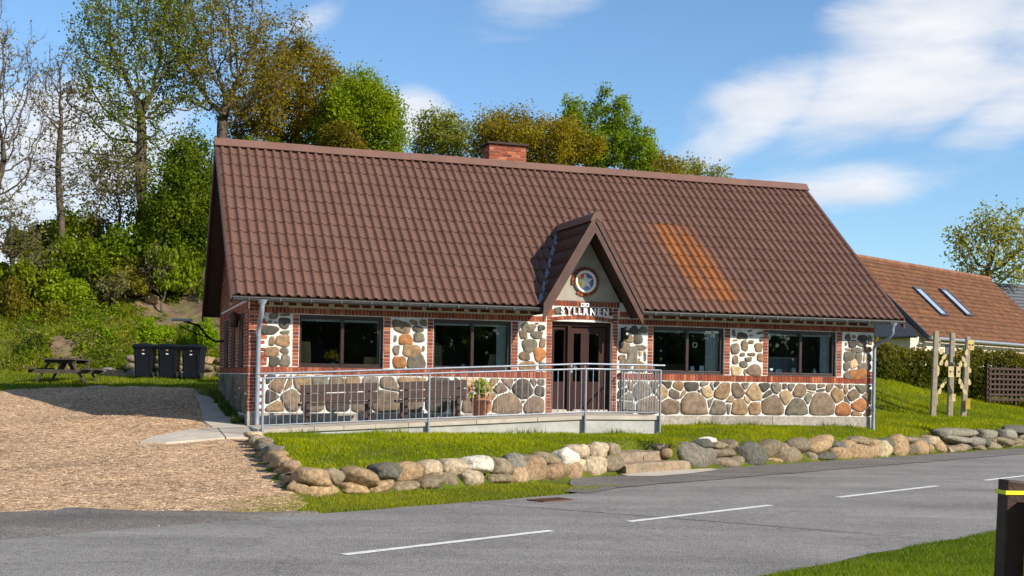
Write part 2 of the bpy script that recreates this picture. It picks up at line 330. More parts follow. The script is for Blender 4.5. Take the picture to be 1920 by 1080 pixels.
M['yellow'] = mat('yellow_strap', (.75, .70, .02), rough=.5)
M['bin'] = mat('bin_plastic', (.0040, .0052, .0085), (.007, .009, .013), rough=.5, scale=5, bump=.1, bscale=80, spec=.2)
M['rubber'] = mat('rubber', (.012, .012, .012), rough=.8)
M['white'] = mat('white_paint', (.80, .79, .76), var=.04, rough=.6)
M['offwhite'] = mat('offwhite_fabric', (.55, .58, .52), var=.08, rough=.9, scale=12)
M['black'] = mat('black_metal', (.010, .010, .010), rough=.5)
M['terracotta'] = mat('terracotta', (.30, .11, .055), (.42, .17, .09), rough=.85, scale=9)
M['tan_fabric'] = mat('tan_upholstery', (.42, .25, .09), (.56, .36, .15), rough=.9, scale=9)
M['olive_fabric'] = mat('olive_upholstery', (.16, .14, .05), (.33, .29, .14), rough=.95, scale=25)
M['interior'] = mat('interior_wall', (.15, .145, .13), var=.1, rough=.95)
M['counter'] = mat('counter', (.30, .32, .34), var=.1, rough=.7)
M['colour'] = mat('painted', (.9, .9, .9), (1.1, 1.1, 1.1), rough=.6, attr=True)
M['rtile_n'] = mat('neighbour_tile', (.45, .44, .43), (1.15, 1.12, 1.1), rough=.9, scale=3.2, detail=9, attr=True, bump=.3, bscale=20, dirt=(.10, .055, .03), dirt_scale=.7, dirt_amt=.5)
M['slate'] = mat('slate', (.035, .040, .050), (.075, .082, .098), rough=.6, scale=9, attr=False, bump=.3, bscale=12)
M['render'] = mat('beige_render', (.52, .43, .33), (.62, .52, .41), rough=.92, scale=3)
def roof_mat():
    m = mat('roof_tile', (.86, .85, .84), (1.12, 1.12, 1.12), rough=.6, scale=2.3, detail=9, attr=True, bump=.12, bscale=70, spec=.18)
    return m
M['roof'] = roof_mat()
def glass_mat(name, tint=(.80, .84, .86), f0=.06):
    m = bpy.data.materials.new(name); m.use_nodes = True; nt = m.node_tree; N = nt.nodes; L = nt.links; N.clear()
    t = N.new('ShaderNodeBsdfTransparent'); t.inputs[0].default_value = (*tint, 1)
    g = N.new('ShaderNodeBsdfGlossy'); g.inputs['Roughness'].default_value = .015; g.inputs['Color'].default_value = (.9, .95, 1, 1)
    tc = N.new('ShaderNodeTexCoord'); no = N.new('ShaderNodeTexNoise'); no.inputs['Scale'].default_value = 1.6; L.new(tc.outputs['Object'], no.inputs['Vector'])
    bp = N.new('ShaderNodeBump'); bp.inputs['Strength'].default_value = .08; bp.inputs['Distance'].default_value = .05; L.new(no.outputs['Fac'], bp.inputs['Height']); 
    fr = N.new('ShaderNodeFresnel'); fr.inputs['IOR'].default_value = 1.5
    mx = N.new('ShaderNodeMixShader'); L.new(fr.outputs[0], mx.inputs[0]); L.new(t.outputs[0], mx.inputs[1]); L.new(g.outputs[0], mx.inputs[2])
    o = N.new('ShaderNodeOutputMaterial'); L.new(mx.outputs[0], o.inputs[0])
    return m
M['glass'] = glass_mat('window_glass', (.86, .89, .90))

# ---------------------------------------------------------------- ground sheet
def build_ground():
    def axis(lo, hi, st, far):
        core = np.arange(lo, hi+st, st); ext = []; d = st; p = hi
        while p < far: d *= 1.35; p += d; ext.append(p)
        ext2 = []; d = st; p = lo
        while p > -far: d *= 1.35; p -= d; ext2.append(p)
        return np.array(ext2[::-1]+list(core)+ext)
    xs = axis(-26, 24, .30, 1500); ys = axis(2, 60, .30, 1500)
    X, Y = np.meshgrid(xs, ys); Z = H(X.ravel(), Y.ravel())
    nx, ny = len(xs), len(ys)
    V = np.stack([X.ravel(), Y.ravel(), Z], 1)
    i = np.arange(nx-1)[None, :]+nx*np.arange(ny-1)[:, None]; i = i.ravel()
    F = np.stack([i, i+1, i+nx+1, i+nx], 1)
    o = np_mesh('ground', V, F, M['ground'], smooth=True); tag(o, kind='structure')
build_ground()

def noise1(x, seed=0): return math.sin(x*1.7+seed)*.5+math.sin(x*4.1+seed*2.3)*.3+math.sin(x*9.7+seed*.7)*.2
def strip(name, qs, s0, s1, z, mt, parent=None, n=6):
    V = []; F = []
    for q in qs:
        a, b = s0(q), s1(q)
        for k in range(n+1): V.append(tuple(r2w(q, a+(b-a)*k/n, z(q, a+(b-a)*k/n) if callable(z) else z)))
    for i in range(len(qs)-1):
        for k in range(n): F.append((i*(n+1)+k, (i+1)*(n+1)+k, (i+1)*(n+1)+k+1, i*(n+1)+k+1))
    return np_mesh(name, V, F, mt, parent=parent, smooth=True)
def build_road():
    qs = list(np.arange(-30, 60, .25))+list(np.arange(60, 400, 5.0))
    def near(q): return -3.08+.05*noise1(q, 1)
    def far(q): return float(np.interp(q, [-30, -4, -1, 2.4, 3.4, 400], [3.05, 3.05, 2.85, 2.75, 3.12, 3.12]))+.05*noise1(q*1.4, 3)
    road = strip('road', qs, near, far, lambda q, s: .02*(1-(s/3.2)**2)+.004, M['asphalt'], n=8); tag(road, kind='structure')
    # darker old asphalt shoulder in front of the stone wall
    qs2 = list(np.arange(2.3, 40, .15))
    so_ = strip('road_shoulder', qs2, lambda q: far(q)-.12, lambda q: 3.1+1.38*float(sm(2.3, 4.2, q))*(1-.25*float(sm(8, 22, q)))+.07*noise1(q*2, 5), lambda q, s: .016, M['asphalt_old'], n=4); tag(so_, kind='structure')
    # asphalt apron of the driveway
    qs3 = list(np.arange(-10.5, -2.2, .12))
    ap = strip('driveway_apron', qs3, lambda q: 2.85, lambda q: 3.0+1.75*float(sm(-11.5, -5.5, q))*float(sm(-2.2, -4.8, q))+.22*noise1(q*1.6, 2)*float(sm(-2.2, -3.2, q)), lambda q, s: h1(*r2w(q, s)[:2])+.034, M['asphalt_old'], n=5); tag(ap, kind='structure')
    # centre line dashes
    for a, b in [(-4.12, -1.28), (0, 3.1), (4.77, 8.15), (9.85, 13.1)]+[(14.8+4.9*k, 18+4.9*k) for k in range(14)]:
        d = strip('lane_dash', list(np.arange(a, b+.01, .2)), lambda q: -.055+.006*noise1(q*9, 2), lambda q: .055+.006*noise1(q*11, 4), .0288, M['paint_line'], n=1); tag(d, kind='structure'); d.parent = road
    # transverse patch seam
    mb = MB(); P = [r2w(.0+.25*t+.02*noise1(t*7), 2.7-t) for t in np.arange(0, 5.7, .15)]
    for a, b in zip(P[:-1], P[1:]):
        mb.face([(a.x-.012, a.y, .0265), (a.x+.012, a.y+.01, .0265), (b.x+.012, b.y+.01, .0265), (b.x-.012, b.y, .0265)])
    c = mb.build('asphalt_seam', M['tar'], road); tag(c, kind='structure')
build_road()

def build_gravel():
    st = .11; X, Y = np.meshgrid(np.arange(-26, -2, st), np.arange(12, 36, st)); cx, cyy = X+st/2, Y+st/2
    q, s = w2r(cx, cyy); n = .18*wig(cx*2.1, cyy*2.1)+.10*wig(cx*6, cyy*5)
    farY = np.interp(cx, [-26, -14, -11.5, -9, -7.2], [33.0, 32.9, 33.4, 33.0, 31.6])
    leftX = np.interp(cyy, [12, 20, 27, 30, 34], [-26, -22, -13.2, -13.2, -11.2])
    lo = 3.0+.8*sm(-3.4, -1.2, q)
    keep = (s+n > lo) & (cx < edge_x(cyy)+.05-.5*sm(24, 26, cyy)) & (cyy+n*2 < farY) & (cx+n*2 > leftX)
    idx = np.argwhere(keep); nx = X.shape[1]+1
    gx, gy = np.meshgrid(np.arange(-26, -2+st, st)[:nx], np.arange(12, 36+st, st)[:X.shape[0]+1])
    Z = H(gx.ravel(), gy.ravel())+.012
    V = np.stack([gx.ravel(), gy.ravel(), Z], 1); w_ = gx.shape[1]
    a = idx[:, 0]*w_+idx[:, 1]; F = np.stack([a, a+1, a+w_+1, a+w_], 1)
    used, inv = np.unique(F.ravel(), return_inverse=True)
    o = np_mesh('gravel_drive', V[used], inv.reshape(F.shape), M['gravel'], smooth=True); tag(o, kind='structure')
    # loose larger pebbles lying on it
    n = 9000; k = rng.integers(0, len(idx), n); px = cx[keep][k]+rng.uniform(-st, st, n); py = cyy[keep][k]+rng.uniform(-st, st, n)
    pz = H(px, py)+.012; r = rng.uniform(.008, .024, n)*np.interp(py, [13, 33], [1, 1.5])
    base = np.array([(1, 0, 0), (0, 1, 0), (-1, 0, 0), (0, -1, 0), (0, 0, .75)], float)
    ang = rng.uniform(0, 6.28, n); ca, sa = np.cos(ang), np.sin(ang); el = rng.uniform(.6, 1.2, n)
    B = np.repeat(base[None], n, 0)*rng.uniform(.7, 1.25, (n, 5, 1)); B[:, :, 1] *= el[:, None]
    Vx = B[:, :, 0]*ca[:, None]-B[:, :, 1]*sa[:, None]; Vy = B[:, :, 0]*sa[:, None]+B[:, :, 1]*ca[:, None]
    V = np.stack([px[:, None]+Vx*r[:, None], py[:, None]+Vy*r[:, None], pz[:, None]+B[:, :, 2]*r[:, None]], 2).reshape(-1, 3)
    off = np.arange(n)[:, None, None]*5; F = (off+np.array([(0, 1, 4), (1, 2, 4), (2, 3, 4), (3, 0, 4)])[None]).reshape(-1, 3)
    t = rng.uniform(0, 1, (n, 1)); C = (1-t)*np.array([.20, .135, .08])+t*np.array([.52, .40, .28]); C = np.repeat(C, 4, 0)
    o = np_mesh('loose_gravel', V, F, M['colour'], C); tag(o, kind='stuff', label='loose pebbles scattered over the pale gravel drive', cat='gravel')
build_gravel()

# ---------------------------------------------------------------- grass
def blades(name, pts, hgt, wid, c1, c2, label, seed=0):
    g = np.random.default_rng(seed); n = len(pts); x, y = pts[:, 0], pts[:, 1]; z = H(x, y)-.01
    patch = np.clip(.5+.5*wig(x*.9+5, y*.9)+.35*wig(x*3.1, y*2.7), 0, 1)
    h = g.uniform(hgt*.5, hgt*1.25, n)*(.75+.5*patch); a = g.uniform(0, 6.283, n); w = g.uniform(wid*.6, wid*1.3, n)
    lx, ly = g.normal(0, .45, n)*h, g.normal(0, .45, n)*h
    dx, dy = np.cos(a)*w/2, np.sin(a)*w/2
    V = np.stack([np.stack([x-dx, y-dy, z], 1), np.stack([x+dx, y+dy, z], 1), np.stack([x+lx, y+ly, z+h], 1)], 1).reshape(-1, 3)
    F = np.arange(3*n).reshape(n, 3)
    t = np.clip(patch+g.normal(0, .25, n), 0, 1)[:, None]; C = (np.array(c1)*(1-t)+np.array(c2)*t)*g.uniform(.75, 1.25, (n, 1))
    dry = g.uniform(0, 1, n) < .08; C[dry] = np.array([.34, .29, .10])
    o = np_mesh(name, V, F, M['grass'], C); tag(o, label, 'grass', kind='stuff'); return o
def scatter(n, x0, x1, y0, y1, keep, seed):
    g = np.random.default_rng(seed); P = np.stack([g.uniform(x0, x1, n), g.uniform(y0, y1, n)], 1)
    return P[keep(P[:, 0], P[:, 1])]
G1, G2 = (.165, .225, .001), (.34, .365, .002)
def k_front(x, y):
    u, w = w2h(x, y); q, s = w2r(x, y)
    return (s > 4.72+.06*wig(x*4, y*4)) & (x > edge_x(y)+.1) & (u < 15.4) & np.where(u < 8.45, w < -2.02, w < -.02) & ~((q > 5.5) & (q < 7.4) & (s < 5.5))
blades('front_lawn_grass', scatter(330000, -5, 9.5, 16, 30, k_front, 1), .062, .016, G1, G2, 'short bright green lawn between the boulder wall and the ramp', 1)
def k_right(x, y):
    u, w = w2h(x, y); q, s = w2r(x, y); return (s > 4.75) & (s < 13) & (u > 15.05) & (q < 40)
blades('side_lawn_grass', scatter(420000, 7, 32, 27, 52, k_right, 2), .085, .026, G1, G2, 'short green lawn right of the stone house below the hedge', 2)
def k_verge(x, y):
    q, s = w2r(x, y); return (s > np.interp(q, [-4, -1, 2.4, 3.4], [3.10, 2.92, 2.84, 3.15])-.06*wig(x*5, y*5)) & (s < 4.50) & (q > -2.9+.5*wig(x*3, y*3)) & (q < 3.6-.5*(s-3)+.3*wig(x*4, y*4))
blades('verge_grass', scatter(150000, -4, 3.5, 13, 20.5, k_verge, 3), .042, .012, (.12, .17, .006), (.28, .29, .012), 'tufty grass verge between the road and the boulder wall', 3)
def k_near(x, y):
    q, s = w2r(x, y); return (s < -3.12+.10*wig(x*3, y*3)) & (q < 9) & (x < .47*y+1) & (y > 4)
blades('near_verge_grass', scatter(420000, 1, 8, 5.5, 15.5, k_near, 4), .050, .009, (.085, .155, .004), (.19, .25, .006), 'mown grass verge on the near side of the road', 4)
def k_back(x, y):
    farY = np.interp(x, [-26, -14, -11.5, -9, -7.2], [33.0, 32.9, 33.4, 33.0, 31.6]); leftX = np.interp(y, [12, 20, 27, 30, 34], [-26, -22, -13.2, -13.2, -11.2])
    n = .25*wig(x*2.1, y*2.1); return ((y+n > farY) | (x+n < leftX)) & (y < 38.5) & (x < -6.6)
blades('back_lawn_grass', scatter(170000, -26, -6, 22, 38.6, k_back, 5), .085, .026, (.09, .15, .005), (.22, .25, .010), 'grass around the picnic table and the wheelie bins', 5)
def bare(x, y): return 1.25*np.exp(-(((x+12.2)/2.6)**2+((y-45)/2.6)**2))+.75*np.exp(-(((x+9.4)/1.3)**2+((y-44)/3)**2))+.55*wig(x*.9+2, y*.8)+.30*wig(x*3, y*3)
def k_hill(x, y): return (x < -6.5) & (bare(x, y) < .42)
def build_earth():
    st = .16; X, Y = np.meshgrid(np.arange(-24, -5, st), np.arange(38, 54, st)); keep = bare(X+st/2, Y+st/2)+.12*wig(X*7, Y*7) > .36; idx = np.argwhere(keep)
    gx, gy = np.meshgrid(np.arange(-24, -5+2*st, st)[:X.shape[1]+1], np.arange(38, 54+2*st, st)[:X.shape[0]+1]); w_ = gx.shape[1]
    V = np.stack([gx.ravel(), gy.ravel(), H(gx.ravel(), gy.ravel())+.02], 1); k = idx[:, 0]*w_+idx[:, 1]; F = np.stack([k, k+1, k+w_+1, k+w_], 1); used, inv = np.unique(F.ravel(), return_inverse=True)
    o = np_mesh('bare_earth', V[used], inv.reshape(F.shape), M['earth'], smooth=True); tag(o, kind='structure')
build_earth()
blades('hillside_grass', scatter(150000, -24, -5, 37.4, 54, k_hill, 12), .15, .03, (.09, .14, .004), (.25, .25, .012), 'tufty rough grass between the weeds on the hillside', 12)
def k_path(x, y):
    u, w = w2h(x, y); return (u > -.25) & (u < -.03) & (w > .4) & (w < 6.4) & (wig(x*3, y*3) > -.1)
blades('wall_foot_weeds', scatter(60000, -8, -5, 24, 31, k_path, 6), .16, .03, (.04, .08, .012), (.10, .15, .02), 'weeds along the foot of the gable wall', 6)
def k_tuft(x, y):
    u, w = w2h(x, y); a = (u > 8.5) & (u < 14.8) & (w < -.01) & (w > -.22) & (wig(x*2.3, y*2.3) > .15); b = (u > .6) & (u < 8.2) & (w < -1.97) & (w > -2.12) & (wig(x*2.6, y*2.1) > .2)
    return a | b
blades('base_tufts', scatter(90000, -5, 9.5, 21, 30, k_tuft, 8), .15, .02, (.10, .17, .005), (.20, .26, .008), 'longer grass tufts along the house plinth and the ramp', 8)
def k_wallfoot(x, y):
    q, s = w2r(x, y); return (s > 4.28) & (s < 4.68) & (q > -1.2) & (q < 26) & ((q < 5.4) | (q > 7.7)) & (wig(x*2.6, y*2.6)+.5*wig(x*7, y*7) > .25)
blades('wall_base_grass', scatter(110000, -3.5, 22, 15, 37, k_wallfoot, 9), .07, .020, (.07, .10, .014), (.19, .19, .03), 'thin weeds growing at the foot of the boulder wall', 9)
# ---------------------------------------------------------------- the stone house
house = empty('stone_house', (HX, HY, HZ), YAW, 'long low house of white-mortared fieldstone and red brick under a steep brown tiled roof', 'house')
FR = Plane((0, 0, 0), (1, 0, 0), (0, -1, 0)); LG = Plane((0, 0, 0), (0, 1, 0), (-1, 0, 0)); RG = Plane((15, 0, 0), (0, 1, 0), (1, 0, 0))
LEN, DEP = 15.0, 6.72
OV, EZ, RW, RZ = .48, 2.69, 3.36, 6.39       # eave overhang, eave height, ridge
SL = (RZ-EZ)/(RW+OV)
WIN = [(1.02, 2.80), (3.89, 5.66), (9.07, 10.90), (12.06, 13.94)]; WZ0, WZ1 = 1.29, 2.36
DU0, DU1, DZ0, DZ1 = 6.60, 8.06, .40, 2.40
DC, DHW, DAP = 7.33, 1.165, 4.63             # porch gable centre, half width, apex
def roof_z(w): return EZ+SL*(w+OV) if w < RW else RZ-SL*(w-RW)
BR = random.Random(3)
def brick_col():
    t = BR.random(); b = (.255, .062, .026) if t < .62 else ((.175, .042, .022) if t < .85 else (.36, .115, .055))
    k = BR.uniform(.8, 1.2); return tuple(x*k for x in b)
J = .012
def bricks_v(mb, P, a0, a1, z0, z1, course=.0725, d=.010, toothed=0):
    n = max(1, round((z1-z0)/course)); ch = (z1-z0)/n; wd = a1-a0
    for i in range(n):
        zz = z0+i*ch; e = 0
        cuts = [a0]; L = .225 if wd > .3 else (wd if (wd < .15 or i % 2 == 0) else wd/2)
        if wd > .3: x = a0+(0 if i % 2 else L/2)
        else: x = a0+L
        if wd > .3 and i % 2: x = a0+L
        while x < a1-.04: cuts.append(x); x += L
        cuts.append(a1)
        if toothed and i % 2 == 0: cuts.append(a1+toothed)
        for c0, c1 in zip(cuts[:-1], cuts[1:]):
            P.box(mb, c0+J/2, c1-J/2, zz+J/2, zz+ch-J/2, -.03, d+BR.uniform(-.003, .003), brick_col())
def soldiers(mb, P, a0, a1, z0, z1, pitch=.0755, d=.012, arc=0):
    n = max(1, round((a1-a0)/pitch)); p = (a1-a0)/n
    for i in range(n):
        t = (i+.5)/n; dz = arc*(1-(2*t-1)**2)
        P.box(mb, a0+i*p+J/2, a0+(i+1)*p-J/2, z0+dz+J/2+BR.uniform(-.003, .003), z1+dz-J/2+BR.uniform(-.003, .003), -.03, d+BR.uniform(-.003, .003), brick_col())
SC = [(.155, .134, .102), (.085, .075, .063), (.180, .132, .090), (.255, .165, .092), (.300, .130, .052), (.400, .290, .170)]
SR = random.Random(5)
def stone_poly(mb, P, pts, c, rise=.035):
    k = SR.uniform(.85, 1.18); c = tuple(x*k*SR.uniform(.97, 1.03) for x in c)
    cx = sum(p[0] for p in pts)/len(pts); cz = sum(p[1] for p in pts)/len(pts); n = len(pts)
    tx, tz = SR.uniform(-.012, .012), SR.uniform(-.012, .012); rings = []
    for s_, d in ((1.0, -.012), (.985, rise*.45), (.94, rise*.86), (.64, rise), (.30, rise*1.02)):
        rings.append([P.p(cx+(x-cx)*s_, cz+(z-cz)*s_, d+(tx*(x-cx)+tz*(z-cz))*3*(1 if s_ < 1 else 0)+(SR.uniform(-.004, .004) if s_ < .95 else 0)) for x, z in pts])
    V = [v for r_ in rings for v in r_]+[P.p(cx, cz, rise*1.05)]; F = []
    for i in range(4):
        for j in range(n): F.append((i*n+j, i*n+(j+1) % n, (i+1)*n+(j+1) % n, (i+1)*n+j))
    for j in range(n): F.append((4*n+j, 4*n+(j+1) % n, 5*n))
    mb.idx(V, F, c, True)
def blob_stones(mb, P, L):
    for a, z, ha, hz, ci in L:
        ha *= 1.085; hz *= 1.085; n = 18 if max(ha, hz) > .07 else 10; ex = SR.uniform(2.3, 4.2); ph = SR.uniform(0, 6.28); am = .10; pts = []
        f1, f2 = SR.choice((2, 3)), SR.choice((3, 4, 5)); rt = SR.uniform(-.25, .25)
        for k in range(n):
            t = 2*math.pi*k/n; c, s = math.cos(t), math.sin(t)
            r_ = (abs(c)**ex+abs(s)**ex)**(-1/ex)*(1+am*math.sin(f1*t+ph)+.5*am*math.sin(f2*t+2*ph))
            x, y = r_*c*ha, r_*s*hz
            pts.append((a+x*math.cos(rt*.6)-y*math.sin(rt*.6), z+x*math.sin(rt*.6)+y*math.cos(rt*.6)))
        stone_poly(mb, P, pts, SC[ci], min(.022, .4*min(ha, hz)))
def cell_stones(mb, P, a0, a1, z0, z1, L, gap=.022):
    def clip(poly, nx, nz, c):
        out = []
        for i in range(len(poly)):
            p, q = poly[i], poly[(i+1) % len(poly)]; dp, dq = p[0]*nx+p[1]*nz-c, q[0]*nx+q[1]*nz-c
            if dp <= 0: out.append(p)
            if dp*dq < 0: t = dp/(dp-dq); out.append((p[0]+(q[0]-p[0])*t, p[1]+(q[1]-p[1])*t))
        return out
    for i, (x, z, r_, ci) in enumerate(L):
        poly = [(a0+.01, z0+.01), (a1-.01, z0+.01), (a1-.01, z1-.01), (a0+.01, z1-.01)]
        for j, (x2, z2, r2, _) in enumerate(L):
            if i == j or abs(x-x2) > 1.4: continue
            nx, nz = x2-x, z2-z; c = (x2*x2+z2*z2-r2*r2-x*x-z*z+r_*r_)/2; ln = math.hypot(nx, nz)
            if ln < 1e-6: continue
            poly = clip(poly, nx/ln, nz/ln, c/ln-gap/2*SR.uniform(.8, 1.6))
            if len(poly) < 3: break
        if len(poly) < 3: continue
        A = abs(sum(poly[k][0]*poly[(k+1) % len(poly)][1]-poly[(k+1) % len(poly)][0]*poly[k][1] for k in range(len(poly))))/2
        if A < .0018: continue
        for _ in range(2):
            q = []
            for k in range(len(poly)):
                p0, p1 = poly[k], poly[(k+1) % len(poly)]; b = .17
                q += [(p0[0]*(1-b)+p1[0]*b, p0[1]*(1-b)+p1[1]*b), (p0[0]*b+p1[0]*(1-b), p0[1]*b+p1[1]*(1-b))]
            poly = q
            if len(poly) > 36: break
        # even out the outline and roughen it slightly
        poly = [(p[0]+SR.uniform(-.008, .008), p[1]+SR.uniform(-.008, .008)) for p in poly]
        stone_poly(mb, P, poly, SC[ci], .030 if A > .06 else .02)

P0 = [(0.49, 2.31, 0.09, 0.06, 0), (0.72, 2.34, 0.09, 0.03, 0), (0.42, 2.19, 0.04, 0.03, 0), (0.53, 2.18, 0.03, 0.02, 2), (0.71, 2.17, 0.11, 0.11, 1), (0.4, 2.02, 0.18, 0.09, 1), (0.73, 1.98, 0.09, 0.04, 0), (0.46, 1.79, 0.05, 0.1, 3), (0.69, 1.8, 0.14, 0.12, 3), (0.46, 1.57, 0.16, 0.09, 3), (0.72, 1.6, 0.08, 0.06, 0), (0.51, 1.38, 0.1, 0.11, 1), (0.74, 1.4, 0.1, 0.13, 0)]
P1 = [(3.18, 2.17, 0.19, 0.12, 2), (3.45, 2.27, 0.09, 0.05, 3), (3.66, 2.27, 0.07, 0.07, 2), (3.55, 2.13, 0.12, 0.06, 1), (3.05, 1.91, 0.03, 0.08, 0), (3.28, 1.9, 0.14, 0.11, 4), (3.57, 1.95, 0.12, 0.09, 0), (3.08, 1.67, 0.07, 0.1, 0), (3.41, 1.67, 0.19, 0.13, 3), (3.67, 1.71, 0.03, 0.06, 3), (3.15, 1.41, 0.13, 0.13, 4), (3.52, 1.42, 0.19, 0.15, 0)]
P2 = [(6.05, 2.23, 0.16, 0.09, 0), (6.35, 2.24, 0.08, 0.06, 1), (5.93, 2.08, 0.08, 0.1, 2), (6.25, 2.08, 0.13, 0.08, 0), (6.08, 1.84, 0.16, 0.14, 0), (6.38, 1.9, 0.07, 0.1, 2), (5.97, 1.61, 0.12, 0.1, 2), (6.32, 1.65, 0.13, 0.15, 4), (6.04, 1.38, 0.18, 0.12, 3), (6.39, 1.39, 0.08, 0.09, 0), (6.24, 2.33, 0.04, 0.02, 2), (6.0, 2.33, 0.04, 0.02, 2)]
P3 = [(8.59, 2.25, 0.11, 0.09, 1), (8.82, 2.26, 0.09, 0.08, 0), (8.45, 2.06, 0.12, 0.09, 2), (8.69, 2.06, 0.11, 0.12, 1), (8.37, 1.84, 0.14, 0.12, 2), (8.76, 1.86, 0.13, 0.06, 0), (8.3, 1.63, 0.08, 0.06, 2), (8.56, 1.66, 0.13, 0.2, 0), (8.76, 1.73, 0.04, 0.06, 5), (8.87, 1.66, 0.03, 0.11, 0), (8.73, 1.59, 0.03, 0.02, 3), (8.39, 1.44, 0.15, 0.13, 0), (8.75, 1.42, 0.15, 0.12, 3)]
P4 = [(11.14, 2.26, 0.04, 0.08, 0), (11.36, 2.2, 0.13, 0.07, 1), (11.84, 2.28, 0.09, 0.03, 0), (11.6, 2.06, 0.07, 0.04, 2), (11.18, 1.89, 0.1, 0.13, 0), (11.43, 1.97, 0.09, 0.12, 2), (11.81, 1.94, 0.1, 0.1, 3), (11.38, 1.76, 0.07, 0.04, 2), (11.62, 1.77, 0.1, 0.04, 2), (11.85, 1.7, 0.07, 0.1, 3), (11.19, 1.63, 0.08, 0.09, 2), (11.54, 1.65, 0.09, 0.05, 2), (11.41, 1.53, 0.11, 0.07, 0), (11.22, 1.38, 0.14, 0.11, 5), (11.45, 1.35, 0.03, 0.07, 2), (11.7, 1.39, 0.18, 0.13, 2), (11.56, 2.32, 0.06, 0.02, 2), (11.6, 2.21, 0.05, 0.02, 3), (11.88, 2.13, 0.05, 0.05, 0), (11.18, 2.09, 0.07, 0.02, 3)]
P5 = [(14.25, 2.24, 0.07, 0.08, 0), (14.42, 2.26, 0.05, 0.04, 4), (14.67, 2.23, 0.13, 0.08, 1), (14.88, 2.19, 0.05, 0.11, 2), (14.39, 2.09, 0.12, 0.09, 1), (14.66, 2.09, 0.13, 0.06, 0), (14.2, 2.08, 0.03, 0.04, 0), (14.25, 1.95, 0.07, 0.03, 3), (14.51, 1.94, 0.15, 0.06, 0), (14.82, 1.96, 0.11, 0.07, 3), (14.3, 1.79, 0.15, 0.12, 0), (14.57, 1.76, 0.09, 0.12, 0), (14.73, 1.76, 0.03, 0.09, 5), (14.87, 1.76, 0.06, 0.09, 0), (14.22, 1.54, 0.08, 0.11, 0), (14.42, 1.6, 0.11, 0.1, 5), (14.74, 1.54, 0.17, 0.1, 0), (14.54, 1.35, 0.23, 0.13, 4), (14.26, 1.32, 0.1, 0.09, 0)]
LR= [(9.54, 0.51, 0.22, 2), (10.14, 0.55, 0.35, 2), (10.78, 0.52, 0.2, 0), (11.32, 0.51, 0.23, 3), (11.73, 0.51, 0.17, 3), (12.22, 0.52, 0.32, 2), (12.87, 0.48, 0.32, 0), (13.56, 0.55, 0.38, 2), (14.14, 0.48, 0.22, 4), (14.6, 0.61, 0.21, 4), (14.54, 0.4, 0.13, 3), (14.86, 0.36, 0.09, 2), (9.35, 0.85, 0.14, 5), (9.47, 1.0, 0.08, 1), (9.69, 0.95, 0.12, 3), (9.63, 0.82, 0.15, 0), (9.87, 0.79, 0.07, 3), (10.09, 0.99, 0.16, 1), (10.26, 0.79, 0.14, 0), (10.44, 0.87, 0.17, 5), (10.4, 1.02, 0.1, 0), (10.56, 0.96, 0.06, 0), (10.75, 1.0, 0.09, 1), (10.87, 0.87, 0.21, 3), (11.27, 0.88, 0.17, 2), (11.49, 1.03, 0.1, 0), (11.71, 0.87, 0.22, 5), (11.96, 1.02, 0.16, 1), (12.09, 0.81, 0.14, 1), (12.3, 0.99, 0.14, 0), (12.53, 1.01, 0.06, 0), (12.56, 0.74, 0.21, 5), (12.73, 1.01, 0.13, 0), (12.92, 0.9, 0.2, 2), (13.27, 1.03, 0.11, 0), (13.51, 1.02, 0.08, 2), (13.25, 0.9, 0.08, 5), (13.53, 0.9, 0.12, 0), (13.77, 0.95, 0.1, 2), (13.19, 0.73, 0.17, 0), (13.95, 0.82, 0.21, 3), (14.04, 1.01, 0.06, 2), (14.24, 0.99, 0.04, 3), (14.37, 1.01, 0.08, 0), (14.66, 1.02, 0.18, 0), (14.47, 0.84, 0.19, 2), (14.8, 0.85, 0.12, 2), (11.08, 0.71, 0.12, 3), (11.54, 0.7, 0.11, 5), (11.06, 0.55, 0.1, 0), (12.88, 0.73, 0.09, 1), (10.51, 0.63, 0.09, 0), (13.96, 0.66, 0.08, 3), (14.22, 0.67, 0.07, 0)]
LD= [(8.31, 1.0, 0.1, 0), (8.35, 0.86, 0.11, 1), (8.46, 0.72, 0.13, 0), (8.83, 0.87, 0.25, 0), (9.05, 0.99, 0.13, 0), (8.55, 0.95, 0.06, 2), (8.96, 0.52, 0.28, 2), (8.45, 0.51, 0.17, 0), (8.66, 1.02, 0.07, 2)]
LL= [(5.04, 1.02, 0.11, 5), (5.26, 1.03, 0.09, 3), (5.59, 1.02, 0.12, 2), (5.44, 0.86, 0.16, 2), (5.94, 0.88, 0.24, 1), (6.35, 0.85, 0.11, 1), (6.39, 1.02, 0.07, 0), (6.14, 1.02, 0.09, 2), (5.28, 0.73, 0.07, 3), (5.94, 0.71, 0.07, 2), (5.58, 0.49, 0.33, 2), (6.24, 0.48, 0.24, 2), (5.12, 0.77, 0.13, 5), (5.01, 0.54, 0.17, 4), (4.69, 0.44, 0.22, 2), (4.41, 0.5, 0.19, 1), (4.12, 0.53, 0.22, 1), (5.81, 1.03, 0.05, 3), (0.45, 1.02, 0.1, 1), (0.58, 0.89, 0.16, 3), (0.46, 0.66, 0.13, 1), (0.59, 0.44, 0.13, 3), (0.88, 0.6, 0.2, 2), (0.74, 0.83, 0.05, 3), (2.97, 0.89, 0.17, 2), (2.91, 0.49, 0.36, 2), (3.32, 0.53, 0.21, 0), (3.18, 1.0, 0.08, 3), (1.34, 0.51, 0.23, 0), (1.83, 0.51, 0.25, 1), (2.37, 0.52, 0.23, 0), (1.13, 0.87, 0.13, 3), (1.46, 0.9, 0.15, 0), (1.82, 0.88, 0.14, 2), (2.16, 0.91, 0.13, 3), (2.5, 0.89, 0.13, 0)]


